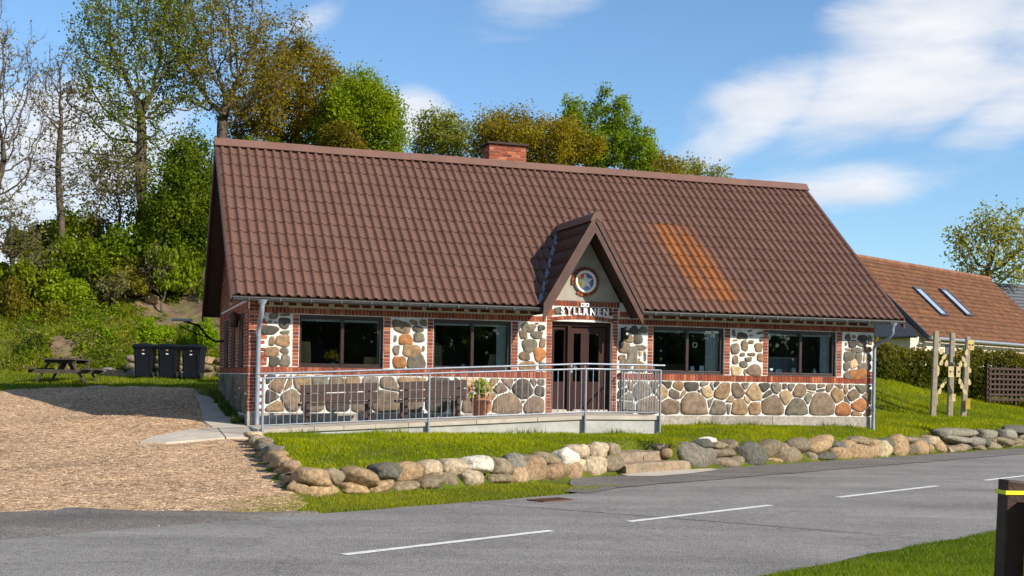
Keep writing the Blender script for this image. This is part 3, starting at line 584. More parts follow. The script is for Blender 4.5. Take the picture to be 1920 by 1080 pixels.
def build_walls():
    core = MB(); br = MB(); st = MB(); pls = [MB(), MB()]
    def slab(a0, a1, z0, z1): FR.box(core, a0, a1, z0, z1, -.28, 0)
    # mortar core of the front wall, butted piece to piece
    slab(0, DU0, .32, 1.29); slab(DU1, LEN, .32, 1.29)
    xs = [0]+[e for w_ in WIN[:2] for e in w_]+[DU0]; 
    for a, b in zip(xs[0::2], xs[1::2]): slab(a, b, 1.29, 2.36)
    xs = [DU1]+[e for w_ in WIN[2:] for e in w_]+[LEN]
    for a, b in zip(xs[0::2], xs[1::2]): slab(a, b, 1.29, 2.36)
    slab(0, DU0, 2.36, 2.86); slab(DU0, DU1, 2.40, 2.86); slab(DU1, LEN, 2.36, 2.86)
    # plinth
    PR = random.Random(9)
    for a0, a1 in ((-.02, .9), (.9, 2.3), (2.3, 3.9), (3.9, 5.3), (5.3, DU0), (DU1, 9.1), (9.1, 10.6), (10.6, 12.2), (12.2, 14.2), (14.2, LEN+.02)):
        k = PR.uniform(.85, 1.15); pl = pls[0 if a1 <= DU0 else 1]; FR.box(pl, a0+.006, a1-.006, -.6, .32, -.28, .022, (k, k*.98, k*.95))
    # brick bands and piers
    soldiers(br, FR, .0, DU0-.13, 1.12, 1.275); soldiers(br, FR, DU1+.13, LEN, 1.12, 1.275)
    soldiers(br, FR, .22, DU0-.14, 2.37, 2.50); soldiers(br, FR, DU1+.14, LEN-.0, 2.37, 2.50)
    for a0, a1 in WIN:
        bricks_v(br, FR, a0-.135, a0-.005, 1.285, 2.36); bricks_v(br, FR, a1+.005, a1+.15, 1.285, 2.36)
    bricks_v(br, FR, DU0-.125, DU0, .34, 2.36); bricks_v(br, FR, DU1, DU1+.125, .34, 2.36)
    bricks_v(br, FR, 0, .20, .34, 1.11, toothed=.13); bricks_v(br, FR, 0, .20, 1.285, 2.62, toothed=.12)
    bricks_v(br, FR, 14.985, LEN+.0, .34, 2.6)
    for z in (1.33, 1.46, 1.87, 2.10): bricks_v(br, FR, .22, .37, z-.04, z+.11, d=.008)
    bricks_v(br, FR, 14.80, 14.98, 1.28, 1.43, d=.010)
    # frieze of bricks and mortar under the eaves, shade painted into brick colour
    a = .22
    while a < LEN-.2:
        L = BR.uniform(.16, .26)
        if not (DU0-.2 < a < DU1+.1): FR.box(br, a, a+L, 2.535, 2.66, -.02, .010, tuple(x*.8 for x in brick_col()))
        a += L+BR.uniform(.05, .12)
    # porch: soldier band, arch over the door, stone and brick field behind the lettering
    soldiers(br, FR, 6.50, 8.22, 2.74, 2.865, arc=.0)
    soldiers(br, FR, DU0-.02, DU1+.02, 2.395, 2.49, arc=.055)
    bricks_v(br, FR, DU0-.125, DU0-.0, 2.36, 2.73); bricks_v(br, FR, DU1+.0, DU1+.125, 2.36, 2.73)
    blob_stones(st, FR, [(6.75, 2.63, .11, .07, 0)])
    x = 6.9
    while x < 7.97: FR.box(br, x, x+.105, 2.562, 2.64, -.02, .008, tuple(v*.55 for v in brick_col())); FR.box(br, x-.03, x+.085, 2.652, 2.725, -.02, .008, tuple(v*.55 for v in brick_col())); x += .117
    def panel(fn, P, *args): m = MB(); fn(m, P, *args); m.build('fieldstone_panel', M['stone'], house)
    for L in (P0, P1, P2, P3, P4, P5): panel(blob_stones, FR, L)
    panel(cell_stones, FR, 8.20, 14.97, .33, 1.115, LD+LR, .019)
    panel(cell_stones, FR, .34, 6.46, .33, 1.115, LL, .019)
    # left gable
    LG.box(core, .28, DEP, .0, 2.9, -.25, 0); 
    LG.box(pls[0], .0, DEP, -.6, .25, -.24, .018, (.9, .9, .9))
    for p_ in pls: p_.build('plinth', M['plinth'], house)
    gl = [(SR.uniform(.15, DEP-.1), SR.uniform(.35, 1.0), SR.uniform(.14, .34), SR.choice((0, 0, 1, 1, 2))) for _ in range(46)]
    panel(cell_stones, LG, .22, DEP-.02, .26, 1.115, gl, .03)
    bricks_v(br, LG, .0, .20, .34, 1.11, d=.011); bricks_v(br, LG, .0, .22, 1.285, 2.45, d=.011)
    soldiers(br, LG, .0, DEP, 1.12, 1.275)
    bricks_v(br, LG, .24, DEP, 1.285, 2.42)
    soldiers(br, LG, .22, DEP, 2.42, 2.62, pitch=.24)
    # gables in brick courses
    for P, rows in ((LG, True), (RG, False)):
        z = 2.66 if rows else .34
        if not rows: P.box(core, .28, DEP, -.3, 2.66, -.25, 0)
        while z < RZ-.25:
            zt = z+.0725; a0 = max(0, (zt-EZ)/SL-OV+.12); a1 = DEP-a0
            if a1-a0 < .2: break
            if rows or z > 2.66 or True:
                P.box(core, a0+.002, a1-.002, z, zt, -.25, -.002) if z >= 2.66 else None
                x = a0; i = 0; L = .235; x1 = a0+(L if int(z/.0725) % 2 else L/2)
                while x < a1-.02:
                    e = min(x1, a1); P.box(br, x+J/2, e-J/2, z+J/2, zt-J/2, -.02, .010, brick_col()); x = e; x1 += L
            z = zt
    # back wall
    core.box(0, LEN, DEP-.25, DEP, -.4, 2.85)
    c = core.build('wall', M['mortar'], house); b = br.build('brickwork', M['brick'], house); s = st.build('fieldstone_panel', M['stone'], house)
    # inside: floor, ceiling and dark back wall of the rooms
    it = MB(); it.box(.3, 14.7, .29, 6.4, .30, .39); it.box(.3, 14.7, .29, 6.4, 2.62, 2.70); it.box(.3, 14.7, 4.2, 4.3, .39, 2.62); it.box(6.2, 6.3, .3, 4.2, .39, 2.62); it.box(8.4, 8.5, .3, 4.2, .39, 2.62); it.box(11.4, 11.5, .3, 4.2, .39, 2.62)
    it.build('interior_wall', M['interior'], house)
build_walls()

def tile_sheet(mb, O, A, B, Nn, la, lb, colw, rowh, amp, step, colf, skip=None, sub=2, k=6):
    """wavy pantile courses: O corner, A along, B up the slope, Nn outward"""
    O, A, B, Nn = map(Vector, (O, A, B, Nn)); nc = int(round(la/colw)); nr = int(round(lb/rowh)); colw = la/nc; rowh = lb/nr
    prof = [0, .04, .72, 1.0, .80, .22][:k] if k == 6 else [0, .9, .5]
    k = len(prof); A_ = np.array(A); B_ = np.array(B); N_ = np.array(Nn); O_ = np.array(O)
    apos = np.array([(c+(j/k if k == 3 else (0, .47, .545, .68, .83, .95)[j]))*colw for c in range(nc) for j in range(k)]+[la]); hp = np.array([prof[j]*amp for c in range(nc) for j in range(k)]+[prof[0]*amp])
    jit = np.random.default_rng(5)
    for r_ in range(nr):
        levels = [(r_*rowh-.012, step)]+[(r_*rowh+rowh*(i+1)/sub, step*(1-(i+1)/sub)) for i in range(sub)]
        lev = [(r_*rowh-.010, -.004)]+levels
        V = []; 
        for b, hh in lev: V.append(O_[None]+apos[:, None]*A_+b*B_+((hp if hh >= 0 else hp*.85)+hh)[:, None]*N_)
        n = len(apos); base = len(mb.v); mb.v += [tuple(p) for L in V for p in L]
        tc = [colf((c+.5)*colw, (r_+.5)*rowh, c, r_) for c in range(nc)]
        for li in range(len(lev)-1):
            for i in range(n-1):
                if skip and skip(apos[i], lev[li][0], apos[i+1], lev[li+1][0]): continue
                mb.f.append((base+li*n+i, base+li*n+i+1, base+(li+1)*n+i+1, base+(li+1)*n+i)); mb.c.append(tc[i//k]); mb.sm.append(li > 0)
RR = random.Random(21)
U0, U1 = -.42, 15.50
def roof_col(a, b, c, r_):
    k = RR.uniform(.95, 1.05); base = [.117*k, .0605*k, .0445*k]
    u = a+U0; z = EZ+b*SL/math.sqrt(1+SL*SL)
    cen = 10.62+(3.9-z)*.22; t = max(0, 1-abs(u-cen)/.74)*max(0, min(1, (z-2.75)/.5, (5.05-z)/.35)); t = min(1, t*2.0)*(.36+.46*math.sin(c*2.1+.6)**2)
    if t > 0: base = [base[0]*(1-t)+.27*t, base[1]*(1-t)+.090*t, base[2]*(1-t)+.018*t]
    return tuple(base)
def build_roof():
    c = 1/math.sqrt(1+SL*SL); s = SL*c; Ls = (RW+OV)/c
    def skip(a0, b0, a1, b1):
        for a, b in ((a0, b0), (a1, b1), (a0, b1), (a1, b0)):
            u, w, z = a+U0, -OV+b*c, EZ+b*s
            if abs(u-DC) > DHW-.02 or z+.10 > DAP-.06-abs(u-DC)*(DAP-2.70)/DHW: return False
        return True
    mb = MB(); tile_sheet(mb, (U0, -OV, EZ), (1, 0, 0), (0, c, s), (0, -s, c), U1-U0, Ls, .2, .408, .052, .017, roof_col, skip, sub=4)
    tile_sheet(mb, (U0, DEP+OV, EZ), (1, 0, 0), (0, -c, s), (0, s, c), U1-U0, Ls, .2, .408, .042, .024, lambda *a: tuple(x*1.0 for x in (.14, .08, .062)), None, sub=1)
    roof = mb.build('roof', M['roof'], house)
    # deck below the tiles, boards at verge and eave
    dk = MB(); e = .035
    def deck(mb, u0, u1, w0, w1, t0, t1):
        mb.hexa([(u0, w0, roof_z(w0)-t1), (u1, w0, roof_z(w0)-t1), (u1, w1, roof_z(w1)-t1), (u0, w1, roof_z(w1)-t1), (u0, w0, roof_z(w0)-t0), (u1, w0, roof_z(w0)-t0), (u1, w1, roof_z(w1)-t0), (u0, w1, roof_z(w1)-t0)])
    for w0, w1 in ((-OV+.01, RW-.001), (DEP+OV-.01, RW+.001)):
        if w0 < 0:
            deck(dk, U0+.03, DC-DHW-.02, w0, w1, e, .13); deck(dk, DC+DHW+.02, U1-.03, w0, w1, e, .13); deck(dk, DC-DHW-.02, DC+DHW+.02, 1.5, w1, e, .13)
        else: deck(dk, U0+.03, U1-.03, w0, w1, e, .13)
    dk.build('soffit', M['dark_wood'], roof)
    for u0, u1 in ((U0-.015, U0+.028), (U1-.028, U1+.015)):
        for w0, w1 in ((-OV-.02, RW-.002), (DEP+OV+.02, RW+.002)):
            vb = MB(); vb.hexa([(u0, w0, roof_z(w0)-.20), (u1, w0, roof_z(w0)-.20), (u1, w1, roof_z(w1)-.20), (u0, w1, roof_z(w1)-.20), (u0, w0, roof_z(w0)+.045), (u1, w0, roof_z(w0)+.045), (u1, w1, roof_z(w1)+.045), (u0, w1, roof_z(w1)+.045)]); vb.build('barge_board', M['barge'], roof)
    rc = MB(); u = U0-.03; i = 0
    while u < U1:
        u2 = min(u+2.35, U1+.03); g = .0 if i % 2 else .006
        for sg in (-1, 1):
            o = .20
            pts = [(RW, RZ+.175+g), (RW+sg*.05, RZ+.17+g), (RW+sg*o, RZ+.055-o*SL*.0-.14+g), (RW+sg*o, RZ-.16+g)]
            P = [(RW, RZ+.130+g), (RW+sg*.06, RZ+.118+g), (RW+sg*.175, RZ-.065+g), (RW+sg*.155, RZ-.08+g), (RW, RZ+.09)]
            for a, b in zip(P[:-1], P[1:]): rc.face([(u, a[0], a[1]), (u2, a[0], a[1]), (u2, b[0], b[1]), (u, b[0], b[1])], (.145, .078, .060))
            rc.face([(u, *p) for p in P], (.14, .076, .06)); rc.face([(u2, *p) for p in P], (.14, .076, .06))
        u = u2+.004; i += 1
    rc.build('ridge_cap', M['roof'], roof)
    for o in [roof]+list(roof.children):                       # the verges lean in slightly towards the ridge
        n = len(o.data.vertices); co = np.empty(n*3, np.float32); o.data.vertices.foreach_get('co', co); co = co.reshape(-1, 3)
        t = np.clip((co[:, 2]-EZ)/(RZ-EZ), 0, 1.05); f = (co[:, 0]-U0)/(U1-U0); co[:, 0] += t*(-.05*(1-f)-.40*f); o.data.vertices.foreach_set('co', co.ravel()); o.data.update()
    # chimney
    ch = MB(); c0, c1, w0, w1, z0, z1 = 6.20, 7.18, 3.62, 4.22, 5.6, 6.96
    ch.box(c0+.008, c1-.008, w0+.008, w1-.008, z0, z1-.002, (.5, .44, .38))
    for P, ln in ((Plane((c0, w0, 0), (1, 0, 0), (0, -1, 0)), c1-c0), (Plane((c0, w0, 0), (0, 1, 0), (-1, 0, 0)), w1-w0), (Plane((c1, w0, 0), (0, 1, 0), (1, 0, 0)), w1-w0)):
        n = 18; hh = (z1-z0)/n
        for r_ in range(n):
            x = 0; x1 = .235 if r_ % 2 else .118
            while x < ln-.01:
                e2 = min(x1, ln); P.box(ch, x+J/2, e2-J/2, z0+r_*hh+J/2, z0+(r_+1)*hh-J/2, -.03, .0+BR.uniform(0, .004), tuple(v*1.05 for v in brick_col())); x = e2; x1 += .235
    cb = ch.build('chimney', M['brick'], roof)
    cp = MB(); cp.box(c0-.06, c1+.06, w0-.06, w1+.06, z1, z1+.055); cp.box(c0+.2, c1-.2, w0+.12, w1-.12, z1+.055, z1+.075); cp.build('chimney_cap', M['dark_wood'], roof, .008)
    return roof
roof = build_roof()

def build_porch():
    pg = MB(); # plaster gable wall above the band
    pts = [(6.42, 2.866), (8.24, 2.866), (DC, 4.42)]
    pg.idx([(a, -.004, z) for a, z in pts]+[(a, .18, z) for a, z in pts], [(0, 1, 2), (3, 5, 4), (0, 2, 5, 3), (1, 4, 5, 2)])
    g = pg.build('porch_gable', M['plaster'], house)
    # two little roof slopes
    sl = (DAP-2.70)/DHW; ln = math.hypot(DHW, DAP-2.70); ux, uz = DHW/ln, (DAP-2.70)/ln
    W0, W1 = -.62, 1.62; mb = MB(); cc = lambda a, b, c, r_: tuple(x*RR.uniform(.92, 1.05) for x in (.088, .046, .035))
    tile_sheet(mb, (DC-DHW, W0, 2.70), (0, 1, 0), (ux, 0, uz), (-uz, 0, ux), W1-W0, ln, .2, .40, .038, .022, cc, None, sub=1)
    tile_sheet(mb, (DC+DHW, W0, 2.70), (0, 1, 0), (-ux, 0, uz), (uz, 0, ux), W1-W0, ln, .2, .40, .038, .022, cc, None, sub=1)
    mb.build('porch_roof', M['roof'], g)
    dk = MB()
    for sg in (-1, 1):
        for t0, t1, w0, w1 in ((.03, .11, W0+.02, -.006),):
            P = []
            for w in (w0, w1):
                P += [(DC+sg*DHW, w, 2.70-t1/ux*.9), (DC+sg*.0, w, DAP-t1/ux*.9), (DC, w, DAP-t0/ux), (DC+sg*DHW, w, 2.70-t0/ux)]
            dk.idx(P, [(0, 1, 2, 3), (4, 7, 6, 5), (0, 4, 5, 1), (1, 5, 6, 2), (2, 6, 7, 3), (3, 7, 4, 0)])
    dk.build('porch_soffit', M['dark_wood'], g)
    bb = MB()
    def barge(w0, w1, off0, off1, drop):
        for sg in (-1, 1):
            P = []
            for w in (w0, w1):
                for off, dz in ((off0, 0), (off1, 0)):
                    P.append((DC+sg*(DHW+.02), w, 2.66-off)); P.append((DC, w, DAP-off+.035))
            # P: low-off0, top-off0, low-off1, top-off1 ; then same for w1
            bb.idx(P, [(0, 1, 3, 2), (4, 6, 7, 5), (0, 4, 5, 1), (2, 3, 7, 6), (0, 2, 6, 4), (1, 5, 7, 3)])
    barge(-.665, -.625, -.055, .335, 0); barge(-.688, -.667, -.075, .09, 0)
    bb.build('porch_barge_board', M['barge'], g, .004)
    rc = MB(); 
    for sg in (-1, 1):
        P = [(DC, DAP+.15), (DC+sg*.05, DAP+.12), (DC+sg*.135, DAP-.05), (DC+sg*.11, DAP-.06)]
        for a, b in zip(P[:-1], P[1:]): rc.face([(a[0], -.70, a[1]), (a[0], 1.60, a[1]), (b[0], 1.60, b[1]), (b[0], -.70, b[1])], (.15, .088, .07))
        rc.face([(a[0], -.70, a[1]) for a in P]+[(DC, -.70, DAP)], (.12, .07, .056))
    rc.build('porch_ridge', M['roof'], g)
    fl = MB()
    for sg in (-1, 1):                                   # lead valley along the meeting of the roofs
        pts = []
        for t in np.linspace(.0, 1.0, 14):
            z = 2.70+t*(DAP-2.70); w = (z-EZ)/SL-OV; u = DC+sg*(DHW-(z-2.70)/sl)
            n = Vector((0, -SL, 1)).normalized(); pts.append(Vector((u+sg*.02, w, z))+n*(.05+.008*math.sin(t*40)))
        for a, b in zip(pts[:-1], pts[1:]):
            d = Vector((sg*.075, 0, 0)); k = Vector((0, 0, .0)); fl.face([a-d*.5, a+d, b+d, b-d*.5])
    fl.build('valley_flashing', M['lead'], g)
    # round star medallion in a brick ring
    md = MB(); cu, cz = 7.37, 3.30
    for k in range(22):
        a0, a1 = 2*math.pi*k/22+.03, 2*math.pi*(k+1)/22-.03; c = brick_col()
        if k in (12, 13): continue
        P = [(cu+r_*math.cos(a), d, cz+r_*math.sin(a)) for d in (-.006, -.035) for r_, a in ((.25, a0), (.335, a0), (.335, a1), (.25, a1))]
        md.idx(P, [(0, 1, 2, 3), (4, 7, 6, 5), (0, 4, 5, 1), (1, 5, 6, 2), (2, 6, 7, 3), (3, 7, 4, 0)], c)
    md.build('medallion_brick_ring', M['brick'], g)
    m2 = MB(); m2.lathe((cu, -.004, cz), [(.255, 0), (.255, -.055), (.235, -.072), (.205, -.066), (.195, -.035), (.0, -.033)], 40, (.85, .80, .70), 'Y')
    seg = [(.62, .08, .05), (.10, .16, .34), (.06, .09, .22), (.10, .16, .34), (.18, .25, .42), (.38, .38, .48), (.78, .46, .04), (.74, .28, .04)]
    for k in range(8):
        a0, a1 = math.pi*.75-math.pi*2*k/8, math.pi*.75-math.pi*2*(k+1)/8
        m2.face([(cu, -.0405, cz)]+[(cu+.194*math.cos(a0+(a1-a0)*t/4), -.0405, cz+.194*math.sin(a0+(a1-a0)*t/4)) for t in range(5)], seg[k])
    ps = []
    for k in range(10):
        a = math.pi/2+.12+math.pi*k/5; r_ = .185 if k % 2 == 0 else .085; ps.append((cu+r_*math.cos(a), cz+r_*math.sin(a)))
    for k in range(10): p, q = ps[k], ps[(k+1) % 10]; m2.face([(p[0], -.048, p[1]), (q[0], -.048, q[1]), (cu, -.085, cz)], (.74, .72, .64)); m2.face([(p[0], -.048, p[1]), (q[0], -.048, q[1]), (q[0], -.04, q[1]), (p[0], -.04, p[1])], (.7, .68, .6))
    m2.build('star_medallion', M['colour'], g)
    return g
porch = build_porch()

def build_lettering():
    mb = MB(); dg = None
    spec = [('S', 6.785, 2.578, .16), ('Y', 6.93, 2.572, .155), ('L', 7.085, 2.566, .155), ('L', 7.205, 2.562, .155), ('R', 7.325, 2.562, .155), ('N', 7.485, 2.562, .155), ('E', 7.66, 2.564, .150), ('N', 7.80, 2.566, .150)]
    for chx, u, z, hgt in spec:
        cu = bpy.data.curves.new('letter', 'FONT'); cu.body = chx; cu.size = hgt*1.36; cu.extrude = .012; cu.offset = .0065; cu.resolution_u = 3
        o = bpy.data.objects.new('letter', cu); col.objects.link(o); bpy.context.view_layer.update()
        me = o.evaluated_get(bpy.context.evaluated_depsgraph_get()).to_mesh()
        n = len(mb.v); mb.v += [(u+v.co.x*.92, -.038-v.co.z, z+v.co.y) for v in me.vertices]
        for p in me.polygons: mb.f.append(tuple(n+i for i in p.vertices)); mb.c.append((1, 1, 1)); mb.sm.append(False)
        bpy.data.objects.remove(o); bpy.data.curves.remove(cu)
    for u0, tail in ((7.265, 0), (7.375, 1)):                 # the pair of small squares above the word
        w = .085; z0, z1 = 2.735, 2.82; t = .020
        FR.box(mb, u0, u0+w, z1-t, z1, .026, .05); FR.box(mb, u0, u0+w, z0, z0+t, .026, .05); FR.box(mb, u0, u0+t, z0+t, z1-t, .026, .05)
        FR.box(mb, u0+w-t, u0+w, z0+t, z1-t, .026, .05)
    FR.box(mb, 7.350, 7.375, 2.785, 2.805, .026, .05)
    mb.build('name_lettering', M['white'], house)
build_lettering()

def build_windows():
    mull = [1.93, 4.78, 9.97, 12.98]
    for (a0, a1), m_ in zip(WIN, mull):
        f = MB(); d0, d1 = -.14, -.065; t = .052
        FR.box(f, a0, a1, WZ0, WZ0+.06, d0, d1); FR.box(f, a0, a1, WZ1-.065, WZ1, d0, d1)
        FR.box(f, a0, a0+t, WZ0+.06, WZ1-.065, d0, d1); FR.box(f, a1-.075, a1, WZ0+.06, WZ1-.065, d0, d1)
        FR.box(f, m_-.032, m_+.032, WZ0+.06, WZ1-.065, d0, d1+.012)
        FR.box(f, a0, a1, WZ0-.012, WZ0, -.16, .025)
        w_ = f.build('window', M['frame'], house, .004)
        p = MB(); FR.box(p, a0+t, m_-.032, WZ0+.06, WZ1-.065, -.105, -.10); FR.box(p, m_+.032, a1-.075, WZ0+.06, WZ1-.065, -.105, -.10)
        p.build('pane', M['glass'], w_)
        b = MB(); FR.box(b, a0+.03, a1-.03, WZ1-.125, WZ1-.07, -.21, -.165); 
        b.build('roller_blind', M['offwhite'], w_)
build_windows()

def build_door():
    f = MB(); d0, d1 = -.24, -.15; z1 = DZ1+.04
    FR.box(f, DU0, DU1, 2.30, z1, d0, d1+.04); FR.box(f, DU0, DU0+.05, DZ0, 2.30, d0, d1+.03); FR.box(f, DU1-.08, DU1, DZ0, 2.30, d0, d1+.03)
    FR.box(f, 7.02, 7.10, DZ0, 2.30, d0, d1+.05)
    # side light
    FR.box(f, DU0+.05, 7.02, DZ0, 1.05, d0, d1-.01); FR.box(f, DU0+.05, DU0+.12, 1.05, 2.22, d0, d1-.01); FR.box(f, 6.96, 7.02, 1.05, 2.22, d0, d1-.01); FR.box(f, DU0+.05, 7.02, 2.22, 2.30, d0, d1-.01)
    fr = f.build('door_frame', M['door'], house, .004)
    s = MB(); FR.box(s, DU0+.12, 6.96, 1.05, 2.22, -.215, -.21); s.build('side_light_pane', M['glass'], fr)
    d = MB(); a0, a1 = 7.10, DU1-.08; dd0, dd1 = -.225, -.165
    xs = [a0, 7.19, 7.36, 7.56, 7.80, a1]
    for i in (0, 2, 4): FR.box(d, xs[i], xs[i+1], DZ0+.03, 2.29, dd0, dd1)
    for i in (1, 3): FR.box(d, xs[i], xs[i+1], 2.14, 2.29, dd0, dd1); FR.box(d, xs[i], xs[i+1], DZ0+.03, 1.06, dd0, dd1)
    for i in (0, 2, 4): FR.box(d, xs[i]+.03, xs[i+1]-.03, .56, .98, dd1, dd1+.008)
    do = d.build('door', M['door'], house, .004)
    p = MB(); FR.box(p, xs[1], xs[2], 1.06, 2.14, -.20, -.195); FR.box(p, xs[3], xs[4], 1.06, 2.14, -.20, -.195); p.build('door_pane', M['glass'], do)
    h = MB(); h.tube([FR.p(7.145, 1.38, dd1), FR.p(7.145, 1.38, dd1+.05), FR.p(7.255, 1.385, dd1+.055)], .011, 8); h.box(7.125, 7.165, -dd1-.008, -dd1-.001, 1.26, 1.46)
    h.build('door_handle', M['galv'], do)
    t = MB(); FR.box(t, DU0, DU1, .33, DZ0, -.26, .02); t.build('threshold', M['paving'], house, .005)
    g = MB(); FR.box(g, 7.16, 7.98, DZ0+.001, DZ0+.035, -.14, -.02, (.5, .42, .35)); FR.box(g, 6.64, 6.98, DZ0+.001, DZ0+.035, -.14, -.02, (.5, .42, .35)); g.build('door_sill', M['paving'], house)
    for a0 in (1.05, 2.75, 4.45):
        w = MB(); LG.box(w, a0, a0+.75, 1.29, 2.40, .0, .03); LG.box(w, a0-.05, a0+.80, 1.25, 1.288, 0, .04); w.build('gable_window', M['dark_wood'], house); 
    L = MB(); a, z = 8.31, 2.18                                   # black lantern on a bracket right of the door
    L.box(a-.05, a+.05, -.03, -.001, z-.12, z+.12); L.tube([(a, -.03, z+.06), (a, -.10, z+.12), (a, -.16, z+.10)], .016, 8)
    L.lathe((a, -.16, z), [(.0, .13), (.04, .12), (.10, .05), (.085, .04), (.075, -.13), (.03, -.15), (0, -.17)], 8)
    L.tube([(a-.01, -.02, z-.12), (a-.05, -.05, z-.22), (a-.06, -.05, z-.33)], [.03, .055, .045], 8)
    w_ = L.build('wall_lantern', M['black'], house)
    k = MB(); k.lathe((a, -.252, z-.03), [(.0, -.0), (.028, .001), (.03, .012)], 16, (1, 1, 1), 'Y'); k.build('lantern_glass', M['offwhite'], w_)
    g2 = MB(); g2.box(-.06, 0, 1.35, 1.75, 2.28, 2.34); g2.lathe((-.17, 1.5, 2.12), [(0, .34), (.05, .32), (.12, .24), (.11, .22), (.10, .02), (.14, .0), (.0, -.02)], 10); g2.box(-.12, 0, 1.47, 1.53, 2.36, 2.40)
    g2.build('gable_lantern', M['barge'], house)
    # rod with a lamp head reaching out from the gable
    a = MB(); a.tube([(0, 5.6, 1.92), (-.22, 5.6, 1.90), (-.42, 5.5, 2.02), (-.62, 5.35, 2.26), (-.95, 5.2, 2.36)], .028, 8, (1, 1, 1)); a.tube([(-.42, 5.5, 2.0), (-.75, 5.3, 2.10), (-1.1, 5.1, 2.24)], .014, 6)
    ar = a.build('lamp_arm', M['black'], house)
    b = MB(); b.box(-1.30, -.80, 5.0, 5.24, 2.36, 2.42); b.build('lamp_head', M['galv'], ar, .015)
build_door()

def build_rainwater():
    def gutter(u0, u1):
        g = MB(); yc, zc, r_ = -OV-.055, EZ-.055, .068; n = 10; V = []; F = []
        us = [u0+(u1-u0)*i/24 for i in range(25)]
        for rr in (r_, r_-.006):
            for u in us:
                for k in range(n+1): a = math.pi+math.pi*k/n; V.append((u, yc+rr*math.cos(a), zc+rr*math.sin(a)))
        m_ = (n+1)*25
        for i in range(24):
            for k in range(n): F.append((i*(n+1)+k, (i+1)*(n+1)+k, (i+1)*(n+1)+k+1, i*(n+1)+k+1)); F.append((m_+i*(n+1)+k, m_+i*(n+1)+k+1, m_+(i+1)*(n+1)+k+1, m_+(i+1)*(n+1)+k))
        g.idx(V, F, (1, 1, 1), True)
        g.tube([(u0, yc-r_, zc), (u1, yc-r_, zc)], .011, 6)
        for u in (u0, u1): g.face([(u, yc+r_*math.cos(math.pi+math.pi*k/n), zc+r_*math.sin(math.pi+math.pi*k/n)) for k in range(n+1)])
        u = u0+.3
        while u < u1: g.box(u, u+.025, yc-r_-.004, yc+r_+.03, zc-.072, zc-.066); g.box(u, u+.025, yc-r_-.014, yc-r_-.006, zc-.05, zc+.012); u += .62
        g.build('gutter', M['zinc'], house)
    gutter(U0+.03, DC-DHW-.03); gutter(DC+DHW+.03, U1-.06)
    d = MB(); a = .19; y = -.115
    d.lathe((a, -OV-.055, EZ-.25), [(.05, 0), (.052, .06), (.10, .13), (.11, .16)], 12)
    d.tube([(a, -OV-.055, EZ-.24), (a, -OV-.05, EZ-.32), (a-.01, -OV+.12, EZ-.48), (a-.01, y-.03, EZ-.62), (a-.01, y, EZ-.72), (a-.02, y, .10)], .047, 12)
    for z in (1.05, 1.9): d.tube([(a-.015, y, z-.02), (a-.015, y, z+.02)], .056, 12); d.box(a-.025, a-.005, y, 0, z-.008, z+.008)
    d.build('downpipe', M['pipe'], house)
    d = MB(); a = 14.93; y = -.115; e = 15.14
    d.lathe((e, -OV-.055, EZ-.24), [(.045, 0), (.05, .05), (.10, .12), (.11, .15)], 12)
    d.tube([(e, -OV-.055, EZ-.22), (e, -OV-.05, EZ-.34), (e-.03, -OV+.06, EZ-.46), (a+.03, y-.05, EZ-.60), (a, y, EZ-.68), (a, y, EZ-.76)], .044, 12, (1, 1, 1))
    d.tube([(a, y, EZ-.76), (a, y, -.02)], .042, 12)
    for z in (.5, 1.7): d.tube([(a, y, z-.02), (a, y, z+.02)], .052, 12); d.box(a-.01, a+.01, y, 0, z-.008, z+.008)
    d.build('downpipe', M['pipe'], house)
build_rainwater()

# things standing in the windows
def wp(u, w, z): return h2w(u, w, z)
def chair(name, u, w, label, mt, ztop, w0=.36, lean=0):
    e = empty(name, wp(u, w, .39), YAW, label, 'chair', None)
    b = MB(); P = [(-w0/2, -.03, .75), (w0/2, -.03, .75), (w0/2, .04, .75), (-w0/2, .04, .75), (-w0/2*.86+lean, -.11, ztop), (w0/2*.86+lean, -.11, ztop), (w0/2*.86+lean, -.05, ztop), (-w0/2*.86+lean, -.05, ztop)]
    b.hexa(P); b.build('backrest', mt, e, .015)
    s = MB(); s.box(-w0/2, w0/2, .0, .42, .42, .50); s.build('seat', mt, e, .01)
    for x in (-w0/2+.03, w0/2-.03):
        for y in (.03, .38): l = MB(); l.box(x-.02, x+.02, y-.02, y+.02, 0, .42 if y > .1 else .76); l.build('leg', M['dark_wood'], e)
chair('dining_chair', 1.16, .42, 'tan high-backed chair inside the leftmost window of the house', M['tan_fabric'], 1.42)
chair('dining_chair', 4.02, .42, 'pale tan high-backed chair at the left side of the window beside the porch', M['olive_fabric'], 1.42)
chair('dining_chair', 5.36, .42, 'olive patterned chair leaning back by the curtain left of the door', M['olive_fabric'], 1.24, .34, .05)
chair('dining_chair', 2.60, .42, 'low orange chair behind the right pane of the leftmost window', M['tan_fabric'], 1.12, .32)
